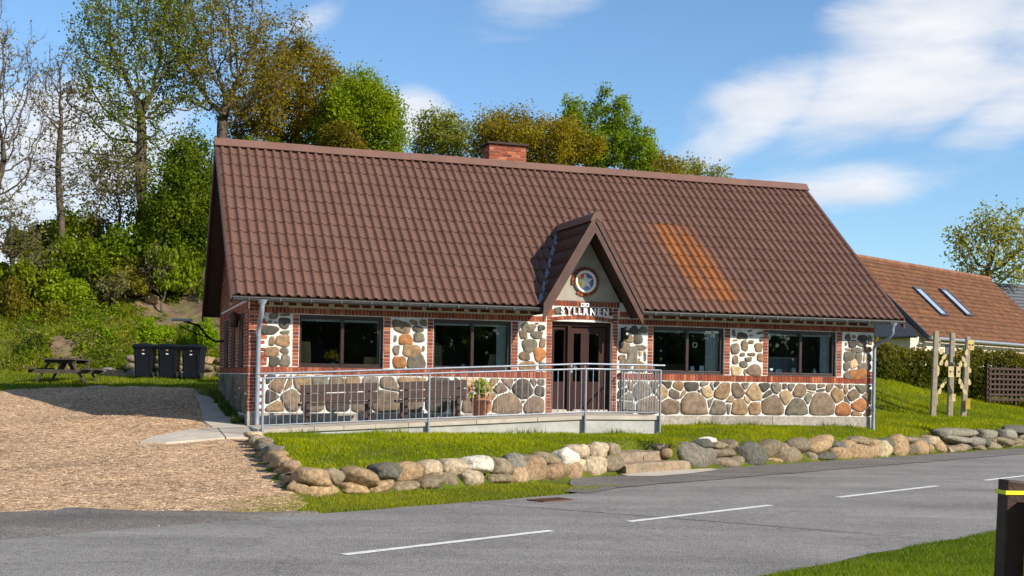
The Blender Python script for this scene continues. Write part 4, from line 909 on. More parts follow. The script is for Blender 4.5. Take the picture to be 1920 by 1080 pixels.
def build_inside():
    t = empty('side_table', wp(1.95, .95, .39), YAW, 'dark table behind the leftmost window carrying yellow flowers', 'table')
    b = MB(); b.box(-.55, .55, -.35, .35, .70, .74); b.build('tabletop', M['dark_wood'], t)
    for x in (-.5, .5):
        for y in (-.3, .3): l = MB(); l.box(x-.03, x+.03, y-.03, y+.03, 0, .70); l.build('leg', M['dark_wood'], t)
    v = empty('flower_vase', wp(1.86, .75, 1.13), YAW, 'vase of yellow flowers on the table behind the leftmost window', 'vase')
    b = MB(); b.lathe((0, 0, 0), [(0, 0), (.07, 0), (.09, .10), (.05, .22), (.065, .26)], 16, (.35, .35, .33)); b.build('vase', M['colour'], v)
    fr = random.Random(2); b = MB()
    for k in range(150):
        a, e, r_ = fr.uniform(0, 6.28), fr.uniform(-.2, 1.4), fr.uniform(.08, .20); p = Vector((r_*math.cos(a)*math.cos(e), r_*math.sin(a)*math.cos(e), .36+r_*math.sin(e)*.9)); q = [p+Vector((fr.gauss(0, .025), fr.gauss(0, .025), fr.gauss(0, .025))) for _ in range(4)]
        b.face(q, (.75, .48, .03) if fr.random() < .8 else (.10, .16, .03))
    b.build('blossom', M['colour'], v)
    def cloth(name, u0, u1, w, label):
        e = MB(); n = 28; V = []; F = []
        for zz in (1.0, 2.32):
            for i in range(n+1): V.append((u0+(u1-u0)*i/n, w+.022*math.sin(i*1.35), zz))
        for i in range(n): F.append((i, i+1, n+2+i, n+1+i))
        e.idx(V, F, (1, 1, 1), True); o = e.build(name, M['offwhite'], None); o.location = (HX, HY, HZ); o.rotation_euler = (0, 0, YAW); tag(o, label, 'curtain')
    cloth('curtain', 2.70, 2.77, .20, 'narrow white curtain edge in the leftmost window'); cloth('curtain', 5.38, 5.60, .22, 'grey green curtain in the window left of the porch')
    cloth('curtain', 10.52, 10.86, .22, 'pale green curtain gathered at the right of the window nearest the door on its right'); cloth('curtain', 13.62, 13.88, .22, 'pale curtain at the right end of the rightmost window')
    def item(name, u, w, z, label, cat, prof, c, n=12):
        b = MB(); b.lathe((0, 0, 0), prof, n, c); o = b.build(name, M['colour']); o.location = wp(u, w, z); o.rotation_euler = (0, 0, YAW); tag(o, label, cat)
    def card(name, u, z, w_, h_, label, cat, c=(.8, .8, .76), dp=.05):
        b = MB(); b.box(-w_/2, w_/2, -dp/2, dp/2, 0, h_, c); o = b.build(name, M['colour'], None, .006); o.location = wp(u, .19, z); o.rotation_euler = (0, 0, YAW+.1); tag(o, label, cat)
    for a0, a1 in WIN: s = MB(); s.box(a0+.02, a1-.02, .145, .30, WZ0+.02, WZ0+.048); s.build('window_board', M['white'], house)
    zb = WZ0+.050
    card('candle_box', 10.17, zb, .10, .12, 'white square box on the window board right of the porch', 'box'); card('greeting_card', 10.42, zb, .12, .14, 'white card with a grey picture on the board below the green curtain', 'card', dp=.01)
    item('teacup', 10.62, .2, zb, 'small white cup below the pale green curtain', 'cup', [(0, 0), (.03, 0), (.042, .05), (.038, .05), (.028, .008), (0, .008)], (.8, .8, .76)); item('tealight', 10.74, .2, zb, 'tiny white candle holder at the far right of the window board right of the porch', 'candle', [(0, 0), (.035, 0), (.035, .04), (0, .042)], (.8, .8, .76))
    item('glass_bowl', 12.22, .2, zb, 'pale green bowl at the left of the rightmost window', 'bowl', [(0, 0), (.06, 0), (.10, .06), (.105, .11), (.095, .11), (.088, .06), (0, .015)], (.45, .60, .55), 20)
    card('storage_box', 12.46, zb, .17, .10, 'low white box on the board of the rightmost window', 'box'); card('wooden_tray', 12.68, zb, .24, .045, 'red brown tray lying beside the white box in the rightmost window', 'tray', (.30, .08, .04), .1)
    item('milk_jug', 12.87, .2, zb, 'white rounded jug beside the mullion of the rightmost window', 'jug', [(0, 0), (.05, 0), (.075, .05), (.06, .12), (.04, .135), (0, .14)], (.8, .8, .76)); item('white_figurine', 13.45, .2, zb, 'white bird figurine right of the mullion of the rightmost window', 'figurine', [(0, 0), (.05, 0), (.06, .04), (.03, .08), (.035, .11), (0, .13)], (.8, .8, .76), 9)
    item('shell', 4.62, .2, zb, 'small pale blue bird ornament left of the mullion beside the porch', 'ornament', [(0, 0), (.03, 0), (.05, .035), (.02, .07), (0, .075)], (.55, .65, .68)); item('sea_shell', 5.02, .2, zb, 'pink shell lying on the window board left of the porch', 'shell', [(0, 0), (.07, 0), (.05, .03), (0, .035)], (.7, .55, .48), 7)
    b = MB(); P = [(0+.055*math.cos(t), 0, .055*math.sin(t)) for t in np.linspace(0, 2*math.pi, 17)]; b.tube(P, .018, 8, (.8, .74, .62)); o = b.build('ring_ornament', M['colour']); o.location = wp(10.22, .17, 1.96); o.rotation_euler = (0, 0, YAW); tag(o, 'round white ring hanging in the window right of the porch', 'ornament')
    for u, z, c, l in ((5.14, 2.0, (.8, .8, .8), 'upper white bead hanging in the window left of the porch'), (5.14, 1.66, (.85, .8, .5), 'lower cream bead hanging in the window left of the porch'), (9.35, 1.80, (.8, .8, .85), 'white bead hanging in the left pane right of the porch'), (9.36, 1.62, (.75, .8, .05), 'yellow bead hanging in the left pane right of the porch'), (12.83, 1.86, (.7, .8, .6), 'pale green bead hanging beside the mullion of the rightmost window'), (12.30, 1.88, (.7, .35, .05), 'orange glass drop hanging at the left of the rightmost window')):
        b = MB(); b.lathe((0, 0, 0), [(0, -.03), (.018, -.026), (.028, 0), (.018, .026), (0, .03)], 12, c); o = b.build('hanging_bead', M['colour']); o.location = wp(u, .17, z); tag(o, l, 'bead')
    k = empty('kitchen_counter', wp(13.0, 1.3, .39), YAW, 'grey counter inside the rightmost window', 'counter'); b = MB(); b.box(-.62, .65, 0, .5, 0, 1.32); b.build('counter_body', M['counter'], k, .01); b = MB(); b.box(-.66, .70, -.04, .52, 1.32, 1.36); b.build('counter_top', M['offwhite'], k, .005)
    k = empty('sofa', wp(10.0, 1.2, .39), YAW, 'green sofa inside the window right of the porch', 'sofa'); b = MB(); b.box(-.7, .75, .4, .6, .2, 1.15); b.build('backrest', M['olive_fabric'], k, .03); b = MB(); b.box(-.7, .75, -.3, .39, .2, .62); b.build('seat', M['olive_fabric'], k, .03)
    for x in (-.6, .65): b = MB(); b.box(x-.03, x+.03, -.2, .5, 0, .2); b.build('leg', M['dark_wood'], k)
build_inside()
# ---------------------------------------------------------------- ramp and railing
def rampz(u): return float(np.interp(u, [-.6, 0, 6.6, 8.35], [.0, .06, .365, .365]))
RW0 = -1.93
def build_ramp():
    r = empty('entrance_ramp', (HX, HY, HZ), YAW, 'long pale concrete ramp rising along the house front to the door', 'ramp')
    b = MB(); us = [0, 1.3, 2.6, 3.9, 5.2, 6.6, 8.33]
    for a, c in zip(us[:-1], us[1:]):
        z0, z1 = rampz(a)-.085, rampz(c)-.085
        b.hexa([(a, RW0+.04, -.5), (c, RW0+.04, -.5), (c, -.024, -.5), (a, -.024, -.5), (a, RW0+.04, z0), (c, RW0+.04, z1), (c, -.024, z1), (a, -.024, z0)])
    b.build('ramp_base', M['concrete'], r)
    s = MB(); us = [-.02, 1.05, 1.62, 2.9, 4.3, 5.6, 6.6, 8.36]
    for a, c in zip(us[:-1], us[1:]):
        z0, z1 = rampz(a), rampz(c); a += .004; c -= .004
        s.hexa([(a, RW0, z0-.083), (c, RW0, z1-.083), (c, -.024, z1-.083), (a, -.024, z0-.083), (a, RW0, z0), (c, RW0, z1), (c, -.024, z1), (a, -.024, z0)])
    s.build('ramp_slab', M['paving'], r, .006)
build_ramp()
def build_railing():
    r = empty('ramp_railing', (HX, HY, HZ), YAW, 'galvanised steel railing with thin upright bars along the concrete ramp', 'railing')
    w = RW0-.035; LR_ = 8.33
    def top(u): return rampz(u)+.965
    def bot(u): return rampz(u)+.075
    for u, zb in ((.06, -.15), (3.30, .0), (6.63, -.03), (LR_, .02)):
        p = MB(); p.tube([(u, w, zb), (u, w, top(u)+.012)], .025, 10); p.box(u-.03, u+.03, w+.02, w+.038, zb+.03 if zb >= 0 else 0, rampz(u)-.02); p.build('railing_post', M['galv'], r)
    p = MB(); p.tube([(LR_, -.07, rampz(LR_)), (LR_, -.07, top(LR_)+.012)], .025, 10); p.build('railing_post', M['galv'], r)
    t = MB(); t.tube([(0.06, w, top(.06)), (6.63, w, top(6.63)), (LR_, w, top(LR_)), (LR_, -.07, top(LR_))], .020, 10); t.build('top_rail', M['galv'], r)
    t = MB(); t.tube([(0.06, w, bot(.06)), (6.63, w, bot(6.63)), (LR_, w, bot(LR_)), (LR_, -.07, bot(LR_))], .016, 8); t.build('bottom_rail', M['galv'], r)
    n = 0; u = .06+.13
    while u < LR_-.05:
        if all(abs(u-q) > .05 for q in (3.30, 6.63)):
            b = MB(); b.tube([(u, w, bot(u)), (u, w, top(u))], .0085, 6, cap=False); b.build('baluster', M['galv'], r); n += 1
        u += .1295
    y = w+.13
    while y < -.15:
        b = MB(); b.tube([(LR_, y, bot(LR_)), (LR_, y, top(LR_))], .0085, 6, cap=False); b.build('baluster', M['galv'], r); y += .13
    h = MB(); wi = w+.05
    h.tube([(-.04, wi, top(0)+.085), (6.63, wi, top(6.63)+.105), (LR_+.12, wi, top(LR_)+.105)], .020, 10)
    for u in (.4, 1.9, 3.3, 4.9, 6.4, 6.63, 8.2): h.tube([(u, wi, top(u)+.09), (u, wi, top(u)+.03), (u, w, top(u))], .008, 6)
    h.build('handrail', M['galv'], r)
build_railing()
def build_benches():
    for u0, u1, lab in ((.93, 2.52, 'brown two-board wooden bench nearer the downpipe on the ramp'), (2.95, 4.40, 'brown two-board wooden bench beside the flower pot on the ramp')):
        b = empty('wooden_bench', h2w((u0+u1)/2, -.55, rampz((u0+u1)/2)), YAW, lab, 'bench', 'benches standing on the ramp'); L = (u1-u0)/2; tl = .047
        def hb(m, x0, x1, y0, y1, z0, z1): m.hexa([(x0, y0, z0+x0*tl), (x1, y0, z0+x1*tl), (x1, y1, z0+x1*tl), (x0, y1, z0+x0*tl), (x0, y0, z1+x0*tl), (x1, y0, z1+x1*tl), (x1, y1, z1+x1*tl), (x0, y1, z1+x0*tl)])
        zt = .80
        m = MB(); hb(m, -L, L, -.35, -.31, zt-.165, zt); hb(m, -L, L, -.34, -.30, zt-.345, zt-.185); m.build('backrest', M['bench_wood'], b, .006)
        m = MB(); hb(m, -L, L, -.28, -.10, .37, .42); hb(m, -L, L, -.09, .12, .37, .42); m.build('seat', M['bench_wood'], b, .006)
        for x in (-L+.16, L-.16):
            m = MB(); hb(m, x-.04, x+.04, -.30, -.22, 0, zt-.02); m.build('leg', M['bench_wood'], b, .004); m = MB(); hb(m, x-.04, x+.04, .02, .10, 0, .37); m.build('leg', M['bench_wood'], b, .004)
build_benches()
def build_pot():
    u = 4.74; p = empty('flower_pot', h2w(u, -.72, rampz(u)), YAW, 'terracotta pot of yellow green plants and pink flowers at the bench end', 'flower pot')
    b = MB(); b.lathe((0, 0, 0), [(0, 0), (.13, 0), (.19, .33), (.215, .33), (.22, .40), (.19, .40), (.18, .36), (0, .36)], 24); b.build('pot', M['terracotta'], p)
    g = random.Random(4); m = MB()
    for k in range(620):
        a = g.uniform(0, 6.28); r_ = abs(g.gauss(0, .16)); h = .38+g.uniform(0, .40)*(1.1-r_); q = Vector((r_*math.cos(a), r_*math.sin(a), h)); d = Vector((g.gauss(0, 1), g.gauss(0, 1), g.gauss(0, .7))).normalized()*.045; e = d.cross(Vector((g.gauss(0, 1), g.gauss(0, 1), 1))).normalized()*.018
        c = (.14, .22, .01) if g.random() < .45 else (.44, .46, .03)
        m.face([q-d, q+e, q+d, q-e], c)
    m.build('foliage', M['leaf'], p)
    m = MB()
    for k in range(22):
        a = g.uniform(0, 6.28); r_ = g.uniform(.12, .27); q = Vector((r_*math.cos(a), r_*math.sin(a), .40+g.uniform(0, .26))); c = g.choice([(.75, .10, .30), (.8, .55, .6), (.85, .25, .03), (.8, .75, .7)])
        for j in range(5):
            t = 6.28*j/5; m.face([q, q+Vector((.03*math.cos(t-.5), .02*math.sin(t), .03*math.sin(t-.5))), q+Vector((.042*math.cos(t), -.01, .042*math.sin(t))), q+Vector((.03*math.cos(t+.5), -.02, .03*math.sin(t+.5)))], c)
    m.build('blossom', M['colour'], p)
build_pot()
# paved strip in front of the ramp and flags along the gable
def build_path():
    mb = MB()
    def slab(P, t=.035):
        top = [(x, y, h1(x, y)+t) for x, y in P]; bt = [(x, y, z-.15) for x, y, z in top]; n = len(P)
        mb.face(top); 
        for i in range(n): mb.face([bt[i], bt[(i+1) % n], top[(i+1) % n], top[i]])
    W = lambda u, w: tuple(h2w(u, w)[:2])
    slab([W(-.03, -1.93), W(-.03, -.30), W(-.62, -.25), W(-.60, -1.95)], .05)
    slab([W(-.63, -1.97), W(-.65, -.30), W(-1.25, -.62), W(-1.85, -1.35), W(-2.15, -2.35), W(-1.7, -2.5), W(-1.2, -2.25)], .05)
    slab([W(-.04, -.26), W(-.04, 1.0), W(-.80, 1.05), W(-.70, -.22)]); slab([W(-.05, 1.04), W(-.05, 2.5), W(-.72, 2.5), W(-.8, 1.1)]); slab([W(-.05, 2.55), W(-.05, 4.2), W(-.66, 4.2), W(-.70, 2.56)]); slab([W(-.05, 4.25), W(-.05, 6.2), W(-.6, 6.2), W(-.64, 4.25)])
    o = mb.build('paved_path', M['paving']); tag(o, kind='structure')
build_path()

# ---------------------------------------------------------------- boulders
BC = [(.195, .180, .145), (.100, .097, .085), (.195, .158, .108), (.300, .208, .122), (.34, .18, .08), (.41, .330, .225), (.60, .57, .50)]
def ico(sub=3):
    import bmesh
    bm = bmesh.new(); bmesh.ops.create_icosphere(bm, subdivisions=sub, radius=1); V = np.array([v.co[:] for v in bm.verts]); F = np.array([[v.index for v in f.verts] for f in bm.faces]); bm.free(); return V, F
ICV, ICF = ico(3)
def rock(name, c, half, rot, colr, seed, parent=None):
    g = np.random.default_rng(seed); V = ICV.copy(); ex = g.uniform(2.3, 3.2)
    r_ = (np.abs(V)**ex).sum(1)**(-1/ex); V = V*r_[:, None]
    for f, a in ((1.3, .10), (2.6, .055), (5.5, .022), (11, .010)):
        d = g.normal(0, 1, (3, 3))*f; ph = g.uniform(0, 6.28, 3); V = V*(1+a*np.sin(ICV@d+ph).sum(1)[:, None]/1.6)
    for _ in range(5):                                    # worn flats
        n = g.normal(0, 1, 3); n /= np.linalg.norm(n); lim = g.uniform(.78, .94); t = V@n; V = V-np.clip(t-lim, 0, None)[:, None]*n*.88
    V = V*np.array(half)*g.uniform(.97, 1.06); tl = g.normal(0, .09); V[:, [0, 2]] = V[:, [0, 2]]@np.array([[math.cos(tl), math.sin(tl)], [-math.sin(tl), math.cos(tl)]])
    k = g.uniform(.85, 1.15); C = np.repeat(np.array([[colr[0]*k, colr[1]*k*g.uniform(.97, 1.03), colr[2]*k*g.uniform(.93, 1.07)]]), len(ICF), 0)
    o = np_mesh(name, V, ICF, M['boulder'], C, parent, smooth=True); o.location = c; o.rotation_euler = (0, 0, rot); return o
ROADROT = math.atan2(RT[1], RT[0])
RA = [(-1.01, 0.25, 0.24, 0.11, 3), (-0.61, 0.24, 0.16, 0.11, 2), (-0.18, 0.22, 0.27, 0.11, 3), (0.31, 0.26, 0.25, 0.12, 1), (0.71, 0.25, 0.23, 0.14, 3), (1.18, 0.25, 0.23, 0.13, 5), (1.7, 0.28, 0.23, 0.12, 5), (2.13, 0.3, 0.23, 0.12, 6), (2.6, 0.26, 0.25, 0.13, 2), (2.99, 0.28, 0.21, 0.15, 0), (3.28, 0.34, 0.2, 0.08, 2), (3.6, 0.27, 0.11, 0.09, 2), (3.78, 0.31, 0.24, 0.11, 2), (4.24, 0.35, 0.3, 0.14, 6), (4.49, 0.42, 0.19, 0.11, 5), (-1.21, 0.11, 0.13, 0.08, 3), (-0.89, 0.05, 0.29, 0.08, 3), (-0.34, 0.07, 0.23, 0.06, 3), (0.16, 0.07, 0.21, 0.06, 3), (0.6, 0.06, 0.24, 0.05, 2), (1.06, 0.05, 0.25, 0.07, 2), (1.48, 0.08, 0.19, 0.09, 2), (1.95, 0.08, 0.23, 0.1, 5), (2.52, 0.05, 0.25, 0.07, 2), (2.99, 0.04, 0.23, 0.1, 3), (3.35, 0.11, 0.23, 0.16, 3), (3.84, 0.08, 0.29, 0.12, 3), (4.25, 0.1, 0.25, 0.13, 3), (4.46, 0.13, 0.09, 0.09, 2), (4.62, 0.17, 0.16, 0.15, 5), (4.73, 0.42, 0.15, 0.11, 5), (5.06, 0.41, 0.21, 0.13, 5), (5.19, 0.48, 0.16, 0.09, 5), (5.47, 0.42, 0.17, 0.12, 2), (4.92, 0.14, 0.28, 0.13, 5), (5.36, 0.2, 0.23, 0.12, 2)]
RB = [(7.97, 0.21, 0.39, 0.23, 0), (8.17, 0.47, 0.21, 0.08, 1), (8.35, 0.53, 0.19, 0.06, 6), (8.36, 0.39, 0.06, 0.04, 3), (8.66, 0.44, 0.23, 0.08, 2), (9.12, 0.43, 0.22, 0.09, 2), (8.7, 0.26, 0.35, 0.1, 2), (8.71, 0.07, 0.34, 0.08, 2), (9.21, 0.06, 0.19, 0.08, 2), (9.72, 0.21, 0.4, 0.25, 1), (10.45, 0.29, 0.36, 0.15, 2), (10.46, 0.06, 0.3, 0.06, 3), (10.95, 0.31, 0.28, 0.11, 2), (11.19, 0.05, 0.5, 0.13, 2), (11.62, 0.33, 0.42, 0.16, 2), (12.46, 0.31, 0.53, 0.14, 3), (13.25, 0.26, 0.28, 0.14, 1), (13.76, 0.28, 0.33, 0.13, 3), (14.29, 0.37, 0.37, 0.08, 2), (14.81, 0.28, 0.26, 0.12, 3), (14.27, 0.2, 0.26, 0.07, 2), (15.36, 0.29, 0.38, 0.11, 1), (15.85, 0.31, 0.28, 0.09, 1), (16.29, 0.29, 0.22, 0.09, 3), (16.61, 0.32, 0.39, 0.09, 2), (17.06, 0.29, 0.26, 0.1, 2), (17.46, 0.25, 0.32, 0.11, 0), (17.86, 0.29, 0.33, 0.11, 5), (18.28, 0.07, 0.26, 0.12, 3), (12.01, 0.09, 0.16, 0.08, 2), (12.49, 0.1, 0.39, 0.06, 1), (12.36, -0.02, 0.2, 0.06, 2), (12.75, -0.03, 0.21, 0.07, 3), (13.23, 0.03, 0.39, 0.14, 3), (13.99, 0.02, 0.44, 0.13, 3), (14.71, -0.0, 0.34, 0.12, 3), (15.23, 0.04, 0.37, 0.15, 5), (15.93, 0.07, 0.37, 0.18, 3), (16.46, 0.07, 0.19, 0.12, 2), (16.75, 0.03, 0.23, 0.13, 2), (17.07, 0.07, 0.3, 0.15, 3), (17.6, 0.04, 0.22, 0.1, 3)]
RC = [(18.44, 0.44, 0.21, 0.07, 1), (19.4, 0.46, 0.82, 0.1, 1), (19.3, 0.29, 0.55, 0.09, 0), (20.3, 0.19, 0.46, 0.15, 1), (21.0, 0.22, 0.3, 0.14, 1), (21.23, 0.37, 0.48, 0.12, 0), (21.39, 0.19, 0.19, 0.09, 2), (22.08, 0.15, 0.5, 0.12, 2), (22.24, 0.36, 0.25, 0.12, 1), (22.82, 0.33, 0.56, 0.14, 1), (23.42, 0.46, 0.66, 0.12, 1), (23.09, 0.12, 0.48, 0.09, 2), (22.88, -0.01, 0.39, 0.06, 2), (20.39, -0.04, 0.31, 0.07, 2), (19.9, -0.02, 0.19, 0.07, 2), (21.32, 0.02, 0.48, 0.09, 2), (23.65, 0.3, 0.31, 0.09, 0), (22.13, -0.04, 0.33, 0.05, 3), (18.99, -0.01, 0.51, 0.06, 2), (19.49, 0.02, 0.33, 0.1, 2)]
def boulder_wall(label, rows, seed, extra=()):
    w = empty('boulder_wall', r2w(rows[0][0], 4.8, 0), ROADROT, label, 'stone wall'); g = random.Random(seed)
    for i, (q, z, hq, hz, ci) in enumerate(rows):
        hz = hz*1.3 if z < .15 else hz; zz = max(z, hz*.72); s = 4.78+(.06 if z > .22 else 0)+g.uniform(-.03, .03); hs = max(.13, min(.26, hq*g.uniform(.8, 1.1)))
        rock('stone', (q-rows[0][0], s-4.8, zz), (hq*1.10, hs, hz*1.16), g.uniform(-.2, .2), BC[ci], seed*100+i, w)
    m = MB(); q0, q1 = rows[0][0], max(r_[0] for r_ in rows); q0 = min(r_[0] for r_ in rows); n = int((q1-q0)/.15); prof = [(4.70, -.05), (4.78, .10), (4.86, .22), (4.98, .31), (5.12, .26)]; V = []; F = []
    for i in range(n+1):
        for s_, z in prof: V.append(Vector((q0+(q1-q0)*i/n-rows[0][0], s_-4.8+g.uniform(-.03, .03), z+g.uniform(-.03, .03))))
    for i in range(n):
        for k in range(4): F.append((i*5+k, (i+1)*5+k, (i+1)*5+k+1, i*5+k+1))
    m.idx(V, F, (1, 1, 1), True); m.build('soil_filling', M['earth'], w)
    for i, (P, half, rot, ci) in enumerate(extra):
        rock('stone', Matrix.Rotation(-ROADROT, 3, 'Z')@(Vector(P)-w.location), half, rot-ROADROT, BC[ci], seed*100+70+i, w)
    return w
# the short return of the left wall, running back beside the gravel
ret = []
gR = random.Random(31)
for t, ci, hx, hz, dz in ((0.02, 5, .20, .07, .10), (.09, 3, .25, .07, .11), (.17, 5, .22, .09, .11), (.17, 2, .2, .08, -.02), (.27, 2, .30, .13, .10), (.38, 0, .32, .10, .13), (.40, 2, .25, .09, -.03), (.50, 0, .36, .12, .14), (.52, 2, .26, .11, -.04), (.63, 3, .34, .12, .14), (.64, 2, .28, .11, -.05), (.75, 3, .33, .12, .13), (.77, 2, .30, .12, -.05), (.88, 3, .30, .13, .14), (.90, 2, .30, .12, -.03), (.99, 3, .24, .11, .05)):
    x = -4.72+t*(1.72); y = 22.1-t*5.35; ret.append(((x+gR.uniform(-.03, .03), y, h1(x-.5, y)+.06+dz*.8), (hx*.82, .17, hz*.85), math.radians(108), ci))
boulder_wall('long left run of rounded boulders curving round the front lawn to the steps', RA, 1, ret)
boulder_wall('middle run of boulders right of the stone steps with two tall grey blocks', RB, 2)
RC = [(q, z, h_, k, 0 if c == 1 and i % 2 else c) for i, (q, z, h_, k, c) in enumerate(RC)]
boulder_wall('darker mossy far boulder wall below the side lawn at the right edge', RC+[(24.4, .40, .5, .12, 1), (24.5, .15, .5, .14, 2), (25.4, .38, .55, .12, 0), (25.5, .12, .5, .13, 2), (26.5, .35, .6, .13, 1), (26.6, .1, .5, .12, 2)], 3)
def rough_slab(mb, q0, q1, s0, s1, z0, z1, g, c):
    n = 10; V = []; F = []
    prof = [(s0, z0), (s0+.01, (z0+z1)/2), (s0+.02, z1-.03), (s0+.05, z1), (s1, z1)]
    for i in range(n+1):
        q = q0+(q1-q0)*i/n
        for s_, z in prof: V.append(r2w(q, s_+g.uniform(-.02, .02), z+g.uniform(-.012, .012)))
    m = len(prof)
    for i in range(n):
        for k in range(m-1): F.append((i*m+k, (i+1)*m+k, (i+1)*m+k+1, i*m+k+1))
    mb.idx(V, F, c); mb.face([V[k] for k in range(m)]+[r2w(q0, s1, z0)], c); mb.face([V[n*m+k] for k in range(m)]+[r2w(q1, s1, z0)], c)
def build_steps():
    g = random.Random(8); e = empty('stone_steps', (0, 0, 0), 0, 'two broad rough stone steps between the boulder walls in front of the ramp', 'steps')
    a = MB(); rough_slab(a, 5.60, 7.52, 4.58, 5.15, -.05, .185, g, (.80, .64, .47)); a.build('step', M['plinth'], e)
    a = MB(); rough_slab(a, 5.72, 6.62, 4.98, 5.6, .16, .345, g, (.78, .65, .49)); a.build('step', M['plinth'], e); a = MB(); rough_slab(a, 6.64, 7.35, 5.0, 5.6, .16, .34, g, (.76, .62, .46)); a.build('step', M['plinth'], e)
    a = MB(); P = [r2w(q, s, .022) for q, s in ((5.5, 4.62), (5.25, 4.25), (5.65, 3.95), (6.6, 3.98), (7.9, 4.22), (8.05, 4.50), (7.6, 4.62))]; a.face(P); a.build('landing_slab', M['paving'], e)
    rock('stone', r2w(7.28, 5.0, .30), (.13, .12, .10), 0, BC[3], 991, e); rock('stone', r2w(7.75, 5.35, .38), (.38, .2, .10), .9, BC[2], 992, e); rock('stone', r2w(7.62, 5.05, .25), (.22, .2, .09), .9, BC[2], 993, e)
    e = empty('stone_steps', (0, 0, 0), 0, 'narrow worn stone steps beside the dark boulders at the lawn corner', 'steps')
    for q0, q1, s0, s1, z0, z1 in ((18.45, 19.4, 4.5, 5.0, -.05, .12), (18.4, 19.1, 4.85, 5.3, .1, .27), (18.2, 18.9, 5.2, 5.7, .24, .42)):
        a = MB(); rough_slab(a, q0, q1, s0, s1, z0, z1, g, (.8, .72, .62)); a.build('step', M['plinth'], e)
build_steps()
def build_drain():
    d = empty('drain_cover', (.55, 16.30, .0), .7, 'rusty brown iron drain cover beside the road edge', 'drain'); b = MB()
    b.box(-.28, .28, -.17, -.14, -.05, .028); b.box(-.28, .28, .14, .17, -.05, .028); b.box(-.28, -.25, -.14, .14, -.05, .028); b.box(.25, .28, -.14, .14, -.05, .028)
    for k in range(8): b.box(-.25+.064*k, -.215+.064*k, -.14, .14, -.02, .024)
    b.build('grate', M['soffit'], d)
build_drain()

# ---------------------------------------------------------------- bins, picnic table, stones behind
def build_bins():
    def make(first_label):
        e = empty('wheelie_bin', (0, 0, 0), 0, first_label, 'wheelie bin', 'wheelie bins below the hillside')
        b = MB(); w0, w1, d0, d1 = .245, .29, .25, .33
        b.hexa([(-w0, -d0, .05), (w0, -d0, .05), (w0, d0, .05), (-w0, d0, .05), (-w1, -d1, .93), (w1, -d1, .93), (w1, d1, .93), (-w1, d1, .93)])
        b.box(-w1-.02, w1+.02, -d1-.02, d1+.02, .90, .95)
        for x in (-.2, .2): b.hexa([(x-.02, -d0-.02, .12), (x+.02, -d0-.02, .12), (x+.02, -d0+.02, .12), (x-.02, -d0+.02, .12), (x-.02, -d1-.01, .78), (x+.02, -d1-.01, .78), (x+.02, -d1+.02, .78), (x-.02, -d1+.02, .78)])
        b.build('bin_body', M['bin'], e, .02)
        l = MB(); n = 6; V = []
        for i in range(n+1):
            x = -w1-.035+(2*w1+.07)*i/n; a = .035*math.sin(math.pi*i/n)
            V += [(x, -d1-.04, .952), (x, -d1-.05, .985+a*.4), (x, -d1+.10, 1.035+a), (x, d1-.05, 1.035+a), (x, d1+.03, .99+a*.4), (x, d1+.03, .952)]
        F = [(i*6+k, (i+1)*6+k, (i+1)*6+k+1, i*6+k+1) for i in range(n) for k in range(5)]+[(0, 1, 2, 3, 4, 5), tuple(n*6+k for k in (5, 4, 3, 2, 1, 0))]
        l.idx(V, F); l.tube([(-w1+.03, d1+.07, 1.0), (w1-.03, d1+.07, 1.0)], .018, 8); l.build('lid', M['bin'], e, .012)
        for x in (-.285, .285):
            w = MB(); w.lathe((x-.03, -.21, .10), [(0, 0), (.10, .0), (.105, .01), (.105, .05), (.10, .06), (0, .06)], 18, (1, 1, 1), 'X'); wh = w.build('wheel', M['rubber'], e)
            hb = MB(); hb.lathe((x-.036, -.21, .10), [(0, 0), (.045, 0), (.05, .008)], 12, (1, 1, 1), 'X'); hb.build('hub', M['bin'], wh)
        s = MB(); s.box(-.035, .035, -.328, -.322, .735, .762, (.75, .75, .72)); s.build('sticker', M['colour'], e); s = MB(); s.box(-.03, .03, -.334, -.328, .845, .872, (.45, .28, .14)); s.build('sticker', M['colour'], e); return e
    xs = [-11.18, -10.44, -9.70]; labs = ['black wheelie bin nearest the picnic table', 'black wheelie bin standing between the two others', 'black wheelie bin nearest the gable of the house']
    e0 = make(labs[0])
    for i, x in enumerate(xs):
        if i == 0: e = e0
        else:
            e = e0.copy(); col.objects.link(e); e['label'] = labs[i]
            for ch in list(e0.children):
                c = ch.copy(); col.objects.link(c); c.parent = e
                for g2 in ch.children: d = g2.copy(); col.objects.link(d); d.parent = c
        e.location = (x, 36.5, h1(x, 36.4)+.01); e.rotation_euler = (0, 0, .12-.06*i)
build_bins()
